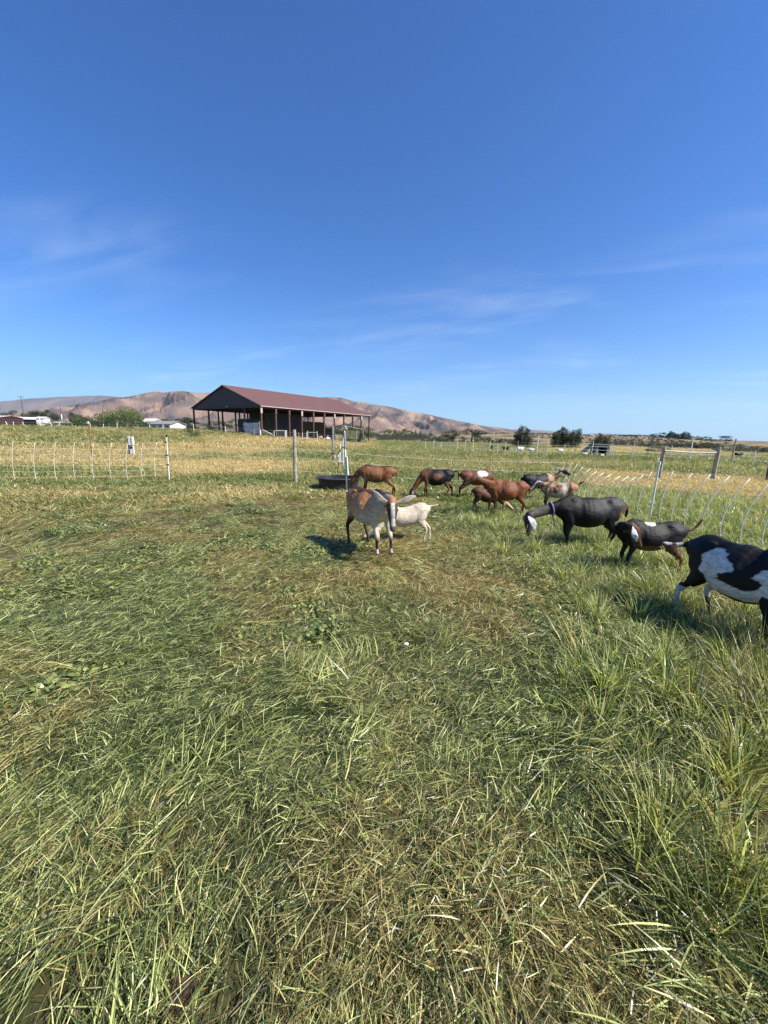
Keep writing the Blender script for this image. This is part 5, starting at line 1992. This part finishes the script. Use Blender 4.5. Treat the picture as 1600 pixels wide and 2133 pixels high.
    if collar:
        u, mt = collar
        i = int(u * (len(nk) * 4))
        rr = catmull(rn, 4)[i]; r2 = catmull(rn, 4)[i + 1]
        c = Vector(rr[:3]); t = (Vector(r2[:3]) - c).normalized()
        s = (Vector((0, 1, 0)) - t * t.y).normalized(); w = t.cross(s)
        pts = [c + s * math.cos(a) * (rr[3] + .012) + w * math.sin(a) * (rr[4] + .012) for a in [2 * PI * k / 20 for k in range(21)]]
        cc = MB().tube(pts, .010, 6).build('collar', mt, root)
        e = c + (-w if w.z > 0 else w) * (rr[4] + .01)
        MB().tube([e + Vector((0, 0, .01)), e + Vector((-.02, .01, -.08)), e + Vector((-.05, .015, -.16))], .008, 5).build('collar_end', mt, cc)
    return root


def nz(co, s, seed=0, oct=3):
    return fbm(co[:, 0] * s, co[:, 1] * s, co[:, 2] * s, seed=seed, oct=oct)


def coat_main(co, tag, t, h):
    if co is None: return [(.42, .33, .25), (.62, .56, .48)]
    n = nz(co, 9, 3); n2 = nz(co, 4, 8)
    c = np.tile(np.array((.62, .55, .42)), (len(co), 1))
    back = sstep(co[:, 2] + .10 * (n - .5) - .25 * np.clip(co[:, 0] + .1, 0, .4), .36, .52) * ((tag <= 1) | (tag == 4) | ((tag == 3) & (co[:, 2] > .6))) * (1 - sstep(co[:, 0], .18, .34) * .6)
    c = mixc(c, (.54, .26, .10), back * .9)
    c = mixc(c, (.34, .14, .05), sstep(co[:, 2] + .10 * (n - .5), .48, .66) * sstep(co[:, 0], .20, -.02) * ((tag == 0) | (tag == 4)) * .8)
    ridge = (np.abs(co[:, 1] + .01) < .036 + .03 * n) & (co[:, 2] > .62) & (tag <= 1)
    c = mixc(c, CHOC, ridge * .9)
    legs = sstep(co[:, 2] + .05 * (n - .5), .30, .20) * ((tag == 3)) + sstep(co[:, 2] + .05 * (n - .5), .50, .36) * (tag == 4)
    c = mixc(c, CHOC, legs)
    spot = (tag == 3) & (co[:, 2] > .075) & (co[:, 2] < .125)
    c = mixc(c, WHITE, spot * .8)
    hx, hy, hz = h
    hd = (tag == 2)
    face = hd & (np.abs(hy) > .021 - .004 * n) & (hx > -.01)
    c = mixc(c, CHOC, face * .95)
    c = mixc(c, (.62, .60, .56), hd * sstep(np.abs(hy), .019 - .05 * np.abs(hx - .12) + .006 * n, .012 - .05 * np.abs(hx - .12)) * (hz > 0))
    c = mixc(c, (.30, .13, .05), (hd & (hx < .015)) * .9)
    c = mixc(c, (.06, .045, .04), (hd & (hx > .215)) * .9)
    return c


def coat_cream(co, tag, t, h):
    if co is None: return [CREAM, CREAM]
    n = nz(co, 8, 13)
    c = np.tile(np.array((.62, .55, .43)), (len(co), 1))
    c = mixc(c, (.55, .42, .27), sstep(co[:, 2] + .1 * (n - .5), .66, .76) * .45)
    c = mixc(c, (.40, .31, .20), (tag == 5) * .4)
    return c


def coat_drink(co, tag, t, h):
    if co is None: return [CHOC, BROWN]
    n = nz(co, 8, 23)
    c = np.tile(np.array((.23, .098, .038)), (len(co), 1))
    c = mixc(c, CHOC, sstep(co[:, 2] + .05 * (n - .5), .70, .75) * (tag == 0))
    c = mixc(c, CHOC, sstep(co[:, 2], .46, .37) * (tag == 0) * .8)
    c = mixc(c, CHOC, sstep(co[:, 0], .2, .45) * .5 * (tag <= 2))
    c = mixc(c, CHOC, sstep(co[:, 2], .33, .22) * ((tag == 3) | (tag == 4)) * .9)
    rib = (np.sin(co[:, 0] * 95 + co[:, 2] * 12) > .55) & (tag == 0) & (co[:, 0] > -.08) & (co[:, 0] < .2) & (co[:, 2] > .55) & (co[:, 2] < .71)
    c = mixc(c, TAN, rib * .5)  # paler stripes paint light catching on the ribs
    return c


def coat_blackbrown(co, tag, t, h):
    if co is None: return [GREY, CREAM]
    n = nz(co, 6, 33)
    c = np.tile(np.array(BLACK) * 1.3, (len(co), 1))
    c = mixc(c, (.15, .058, .022), sstep(co[:, 0] + .16 * (n - .5), .14, .26))
    c = mixc(c, (.16, .06, .022), (tag == 0) * sstep(np.hypot((co[:, 0] + .0) / .12, (co[:, 2] - .56) / .10) + 1.6 * (n - .5), 1.15, .45) * .8)
    c = mixc(c, (.24, .10, .04), ((tag == 4) & (co[:, 2] < .5)) * .8 * (co[:, 1] > 0))
    c = mixc(c, BLACK, sstep(co[:, 2], .3, .2) * ((tag == 3)) * .9)
    c = mixc(c, BLACK, (tag == 2) * .7)
    return c


def coat_patch(co, tag, t, h):
    if co is None: return [BROWN, BROWN]
    n = nz(co, 7, 43)
    c = np.tile(np.array((.15, .06, .028)), (len(co), 1))
    c = mixc(c, CHOC, sstep(co[:, 2] + .08 * (n - .5), .68, .74) * (n > .5))
    d = np.hypot((co[:, 0] - .12) / .16, (co[:, 2] - .66) / .085)
    c = mixc(c, WHITE, (d + .7 * (n - .5) < .9) * (co[:, 1] < .02) * 1.0)
    c = mixc(c, BLACK, sstep(co[:, 2], .35, .25) * ((tag == 3) | (tag == 4)))
    return c


def coat_red(co, tag, t, h):
    if co is None: return [WHITE, WHITE]
    n = nz(co, 6, 53)
    c = np.tile(np.array((.20, .066, .020)), (len(co), 1))
    c = mixc(c, (.12, .04, .016), sstep(n, .5, .7) * .6)
    hx, hy, hz = h
    c = mixc(c, CHOC, (tag == 2) * sstep(hx, .04, .14) * .9)
    c = mixc(c, CHOC, (tag == 2) * .4)
    c = mixc(c, CHOC, sstep(co[:, 2], .3, .2) * (tag == 4))
    return c


def coat_kid(co, tag, t, h):
    if co is None: return [APRI, CREAM]
    n = nz(co, 8, 63)
    c = np.tile(np.array((.10, .036, .016)), (len(co), 1))
    c = mixc(c, CHOC, sstep(co[:, 2] + .1 * (n - .5), .6, .5) * .7)
    c = mixc(c, (.48, .22, .09), (tag == 2) * 1.0)
    hx, hy, hz = h
    c = mixc(c, WHITE, ((tag == 2) & (np.abs(hy) < .018) & (hz > 0)) * 1.0)
    return c


def coat_blacktan(co, tag, t, h):
    if co is None: return [WHITE, GREY]
    n = nz(co, 6, 73)
    c = np.tile(np.array(BLACK) * 1.2, (len(co), 1))
    c = mixc(c, (.42, .27, .16), sstep(co[:, 0] + .12 * (n - .5), .20, .27) * (tag != 2) * (co[:, 2] > .5))
    c = mixc(c, CHOC, (tag == 1) * sstep(n, .5, .6) * .8)
    c = mixc(c, BLACK, (tag == 2) * .9)
    return c


def coat_mottle(co, tag, t, h):
    if co is None: return [WHITE, CHOC]
    n = nz(co, 11, 83); n2 = nz(co, 7, 87)
    c = np.tile(np.array((.30, .17, .085)), (len(co), 1))
    c = mixc(c, (.07, .045, .03), sstep(n, .50, .54))
    c = mixc(c, (.50, .44, .36), sstep(n2, .56, .60) * .8)
    c = mixc(c, (.42, .20, .09), (co[:, 0] < -.28) * (co[:, 2] > .6) * .8)
    c = mixc(c, BLACK, (tag == 5))
    hx, hy, hz = h
    c = mixc(c, CHOC, (tag == 2) * .9)
    c = mixc(c, WHITE, ((tag == 2) & (np.abs(np.abs(hy) - .026) < .010) & (hz > -.01)) * 1.0)
    return c


def coat_bigblack(co, tag, t, h):
    if co is None: return [(.55, .56, .58), (.7, .72, .74)]
    n = nz(co, 10, 93); n2 = nz(co, 30, 94, 2)
    c = np.tile(np.array(BLACK) * 1.1, (len(co), 1))
    gr = sstep(co[:, 0], .02, -.2) * sstep(co[:, 2], .44, .62) * (tag == 0)
    c = mixc(c, (.05, .05, .055), gr * (.25 + 1.2 * (n2 - .35)))  # grey flecks paint fur sheen onto the upper rump
    c = mixc(c, (.16, .13, .11), (tag == 1) * sstep(t, .35, .6) * .75)
    c = mixc(c, (.28, .14, .07), ((tag == 4) | (tag == 0)) * sstep(co[:, 0], -.36, -.42) * sstep(co[:, 2], .66, .55) * sstep(co[:, 2], .25, .4) * .9)
    hx, hy, hz = h
    c = mixc(c, (.07, .07, .075), (tag == 2) * .6)
    c = mixc(c, (.35, .30, .26), ((tag == 0) & (co[:, 2] < .42) & (np.abs(co[:, 0] - .12) < .06) & (n > .5)) * .7)
    return c


def coat_scratch(co, tag, t, h):
    if co is None: return [(.6, .61, .62), (.72, .74, .76)]
    n = nz(co, 8, 103)
    c = np.tile(np.array(BLACK), (len(co), 1))
    c = mixc(c, (.17, .085, .045), sstep(co[:, 2] + .04 * (n - .5), .47, .40) * (tag == 0))
    c = mixc(c, (.16, .075, .035), ((tag == 4) & (co[:, 2] < .5)) * .85)
    c = mixc(c, (.20, .075, .03), (tag == 5) * .8)
    d = np.hypot((co[:, 0] - .02) / .07, (co[:, 2] - .735) / .04)
    c = mixc(c, WHITE, (d < 1) * (co[:, 1] > .0) * (tag == 0) * 1.0)
    c = mixc(c, (.13, .055, .03), (tag == 2) * .7)
    return c


def coat_pied(co, tag, t, h):
    if co is None: return [BLACK, WHITE]
    n = nz(co, 7, 113, 3) - .5; n2 = nz(co, 20, 117, 2) - .5
    c = np.tile(np.array(BLACK), (len(co), 1))
    x, y, z = co[:, 0], co[:, 1], co[:, 2]
    w = n * 1.9 + n2 * .5
    # large white patch on the flank, white belly band with a black island
    d1 = np.hypot((x + .10) / .145, (z - .585) / .105)
    c = mixc(c, WHITE, sstep(d1 + w * .8, 1.0, .93) * (np.abs(y) > .03) * (tag == 0))
    d2 = np.hypot((x - .10) / .26, (z - .435) / .075)
    c = mixc(c, WHITE, sstep(d2 + w * .5, 1.0, .93) * (tag == 0))
    d4 = np.hypot((x - .22) / .08, (z - .55) / .07)
    c = mixc(c, WHITE, sstep(d4 + w * .8, 1.0, .93) * (tag == 0))
    d3 = np.hypot((x - .075) / .115, (z - .515) / .055)
    c = mixc(c, BLACK, sstep(d3 + w * .7, 1.0, .93) * (tag == 0))
    c = mixc(c, (.62, .62, .62), ((tag == 4) & (z < .42 + .1 * n) & (z > .22) & (y > 0)) * .9)
    c = mixc(c, (.62, .61, .58), ((tag == 4) & (z < .30) & (y < 0)) * .9)
    c = mixc(c, (.4, .38, .36), (tag == 5) * (n2 > 0) * .8)
    return c


def coat_white(co, tag, t, h):
    if co is None: return [WHITE, WHITE]
    return np.tile(np.array(WHITE), (len(co), 1))


def coat_dark(co, tag, t, h):
    if co is None: return [BLACK, WHITE]
    c = np.tile(np.array(BLACK) * 2, (len(co), 1))
    return mixc(c, WHITE, (tag == 2) * .8)


def coat_calf(co, tag, t, h):
    if co is None: return [BROWN, BROWN]
    n = nz(co, 6, 123)
    c = np.tile(np.array((.25, .10, .04)), (len(co), 1))
    return mixc(c, WHITE, (n > .52) * .95)


GRAZE = [(.37, 0, .52), (.47, 0, .38), (.545, 0, .245)]
HERD = 'goats of the herd inside the netting'


def hd_deg(a, b_):
    return math.degrees(math.atan2(b_, a))


def ground_pos(px, py):
    p = gp(px, py)
    return p.x, p.y


# 1 the tan and white doe looking at the viewer
make_goat('tan and white doe facing the viewer with dark face stripes and ears held out', (-.18, 4.76), -57, 1.10, coat_main,
          [(.39, -.02, .69), (.47, -.045, .70), (.535, -.06, .685)], (.30, -.12, -1.0), HERD, feet={'fl': (.07, .01, 0), 'fr': (.02, .02, 0), 'hr': (-.02, .0, 0), 'hl': (.12, .03, 0)},
          ears={'l': [(.05, .0, -.01), (.10, .01, -.025), (.15, .015, -.045), (.195, .01, -.055)], 'r': [(.04, .0, -.02), (.085, .01, -.05), (.12, .015, -.09), (.15, .01, -.125)], 'flat': (.15, .05, 1)},
          tail='down', belly=1.12, head_up=(.88, -.45, .35), voxel=.0095, hs=1.12)
# 2 cream kid nursing behind her
make_goat('cream white kid with raised tail ducking under the tan and white doe', (.29, 5.20), 186, .76, coat_cream,
          [(.36, 0, .42), (.44, .02, .33), (.50, .03, .26)], (1, 0, -.45), HERD, feet={'hl': (-.02, 0, 0), 'hr': (-.16, .02, 0), 'fl': (.05, 0, 0)}, tail='out', pitch=-.17, belly=.88, tail_len=.9)
# 3 drinking
x, y = ground_pos(783, 1036)
make_goat('brown goat with dark back drinking from the black trough', (x, y + .02), 172, 1.02, coat_drink,
          [(.38, 0, .60), (.46, 0, .52), (.52, 0, .43)], (.75, 0, -1), HERD, ears='back', tail='down', belly=.98, rib=.0045, feet={'hl': (-.12, 0, 0), 'hr': (-.05, 0, 0)})
# 4 grazing black-brown
x, y = ground_pos(906, 1040)
make_goat('black and brown goat grazing alone right of the trough', (x, y), 186, .97, coat_blackbrown, GRAZE, (.5, 0, -1), HERD, ears='graze',
          tail=[(-.06, 0, .05), (-.11, 0, .03), (-.14, 0, -.07)], feet={'fl': (.03, 0, 0), 'fr': (-.06, 0, 0), 'hl': (.08, 0, 0), 'hr': (-.12, 0, 0)}, belly=1.05)
# 5 white patched, partly hidden
x, y = ground_pos(993, 1040)
make_goat('brown goat with white shoulder patch half hidden behind the red-brown one', (x, y + .1), 4, .92, coat_patch,
          [(.38, 0, .55), (.48, 0, .42), (.54, 0, .30)], (.5, 0, -1), HERD, tail='down', feet={'hr': (-.12, 0, 0), 'hl': (-.08, 0, 0)})
# 6 red-brown standing
x, y = ground_pos(1050, 1076)
make_goat('glossy red-brown goat with white ears standing side on', (x, y), 183, .94, coat_red,
          [(.42, 0, .69), (.54, 0, .74), (.63, 0, .785)], (1, .12, -.42), HERD, es=.75, ears={'l': [(.03, .0, -.02), (.045, -.015, -.06), (.05, -.03, -.10), (.05, -.04, -.12)], 'r': [(.03, .0, -.02), (.045, -.015, -.06), (.05, -.03, -.10), (.05, -.04, -.12)], 'flat': (0, .2, 1)},
          tail='down', belly=1.14, feet={'fl': (-.03, 0, 0), 'fr': (.06, 0, 0), 'hl': (.0, 0, 0), 'hr': (-.05, 0, 0)})
# 7 dark kid beneath
x, y = ground_pos(1016, 1069)
make_goat('dark brown kid with tan face crouching under the red-brown goat', (x, y + .1), 4, .70, coat_kid,
          [(.36, 0, .40), (.46, -.02, .30), (.52, -.04, .27)], (.7, -.5, -.4), HERD, tail='down', pitch=-.22, belly=.95)
# 8 black with tan neck, looking right
x, y = ground_pos(1118, 1044)
make_goat('black goat with tan neck lifting its head to look right', (x, y), 8, .88, coat_blacktan,
          [(.44, 0, .66), (.56, 0, .72), (.64, 0, .84)], (1, .0, -.30), HERD, tail='down', ears='back', stretch=1.05)
# 9 mottled
x, y = ground_pos(1157, 1066)
make_goat('mottled tan and dark goat with black tail in front of the black-and-tan one', (x, y), 170, .82, coat_mottle,
          [(.38, .05, .66), (.44, .09, .70), (.48, .12, .72)], (1, .25, -.75), HERD, tail=[(-.05, 0, .05), (-.09, 0, .10), (-.15, 0, .12)], ears='side')
# 10 big black grazing
x, y = ground_pos(1213, 1148)
make_goat('large glossy black goat with silver ears and lilac collar grazing side on', (x, y), 185, 1.0, coat_bigblack,
          [(.46, 0, .60), (.64, 0, .55), (.80, .01, .50)], (.10, .06, -1), HERD, head_up=(1, 0, .1), es=1.2, hs=1.05, rib=.0015, tail='down', belly=1.10, stretch=1.16, collar=(.45, M_purple), voxel=.0095,
          ears={'l': [(.03, -.0, .02), (.045, -.03, .06), (.045, -.05, .10), (.04, -.06, .14)], 'r': [(.03, .0, .02), (.045, -.03, .06), (.045, -.05, .10), (.04, -.06, .14)], 'flat': (1, 0, .1)},
          feet={'fl': (-.02, 0, 0), 'fr': (-.12, 0, 0), 'hl': (.10, 0, 0), 'hr': (-.02, 0, 0)})
# 11 black, head turned back
x, y = ground_pos(1338, 1198)
_e = [(.03, .0, .0), (.05, -.02, .05), (.052, -.03, .10), (.045, -.04, .15)]
make_goat('small black goat turning its head back over its flank, pale ear hanging', (x, y), 176, .84, coat_scratch,
          [(.41, .05, .64), (.45, .15, .70), (.37, .23, .715)], (-.55, .12, -.85), HERD, tail=[(-.07, 0, -.01), (-.14, 0, .03), (-.20, 0, .12)], belly=1.0, voxel=.0095,
          ears={'l': _e, 'r': _e}, feet={'hl': (-.06, 0, 0), 'hr': (-.14, 0, 0)}, head_up=(-.8, .45, .6), stretch=1.0, es=1.1)
# 12 pied goat leaving the frame
make_goat('black and white pied goat cut off by the right edge, rump towards the viewer', (2.72, 2.74), -82, 1.02, coat_pied,
          [(.40, 0, .56), (.50, 0, .44), (.56, 0, .30)], (.5, 0, -1), HERD, tail=[(-.04, -.08, -.03), (-.05, -.17, -.03), (-.05, -.24, -.02)], belly=1.18, voxel=.0095,
          feet={'hr': (-.03, -.06, 0), 'hl': (.06, 0, 0)})


# far animals
def copy_goat(src, label, pos, heading, scale, group, name='goat'):
    r = src.copy(); COL.objects.link(r); r.name = name
    r.location = (pos[0], pos[1], gz(*pos)); r.rotation_euler = (0, 0, math.radians(heading)); r.scale = (scale,) * 3
    r['label'] = label; r['group'] = group
    for ch in src.children:
        c = ch.copy(); COL.objects.link(c); c.parent = r
    return r


def fpos(px, Y):
    p = at(px, 940, Y); return p.x, Y


FAR = 'animals in the far pasture'
w1 = make_goat('large white goat grazing below the first poplar clump', fpos(1083, 40), 200, 1.0, coat_white, GRAZE, (.5, 0, -1), FAR, ears='graze', voxel=.025, eyes=False, belly=1.15)
copy_goat(w1, 'smaller white goat grazing just right of the large white one', fpos(1106, 43), 180, .8, FAR)
copy_goat(w1, 'white goat grazing below the middle poplar clump', fpos(1168, 41), 20, .78, FAR)
copy_goat(w1, 'white goat lying low in front of the small hut', fpos(1219, 33), 170, .5, FAR)
copy_goat(w1, 'white goat hidden low at the right corner of the hut', fpos(1256, 32), 10, .42, FAR)
d1 = make_goat('dark goat with white face left of the large white one', fpos(1053, 45), 150, .95, coat_dark, [(.38, 0, .62), (.46, 0, .64), (.52, 0, .66)], (1, 0, -.5), FAR, voxel=.025, eyes=False)
copy_goat(d1, 'dark brown goat standing leftmost in the far pasture', fpos(1024, 48), 60, 1.0, FAR)
copy_goat(d1, 'black and white animal grazing at the far right beyond the goal frame', fpos(1540, 38), 10, .95, FAR)
k1 = make_goat('brown and white calf by the barn, nearer the gate frame', fpos(668, 69), 60, 1.25, coat_calf, GRAZE, (.5, 0, -1), 'calves by the barn', voxel=.025, eyes=False, name='calf')
k2 = copy_goat(k1, 'brown and white calf by the barn, further right', fpos(684, 69.6), 230, 1.2, 'calves by the barn', 'calf')
for q in (k1, k2): q['category'] = 'calf'
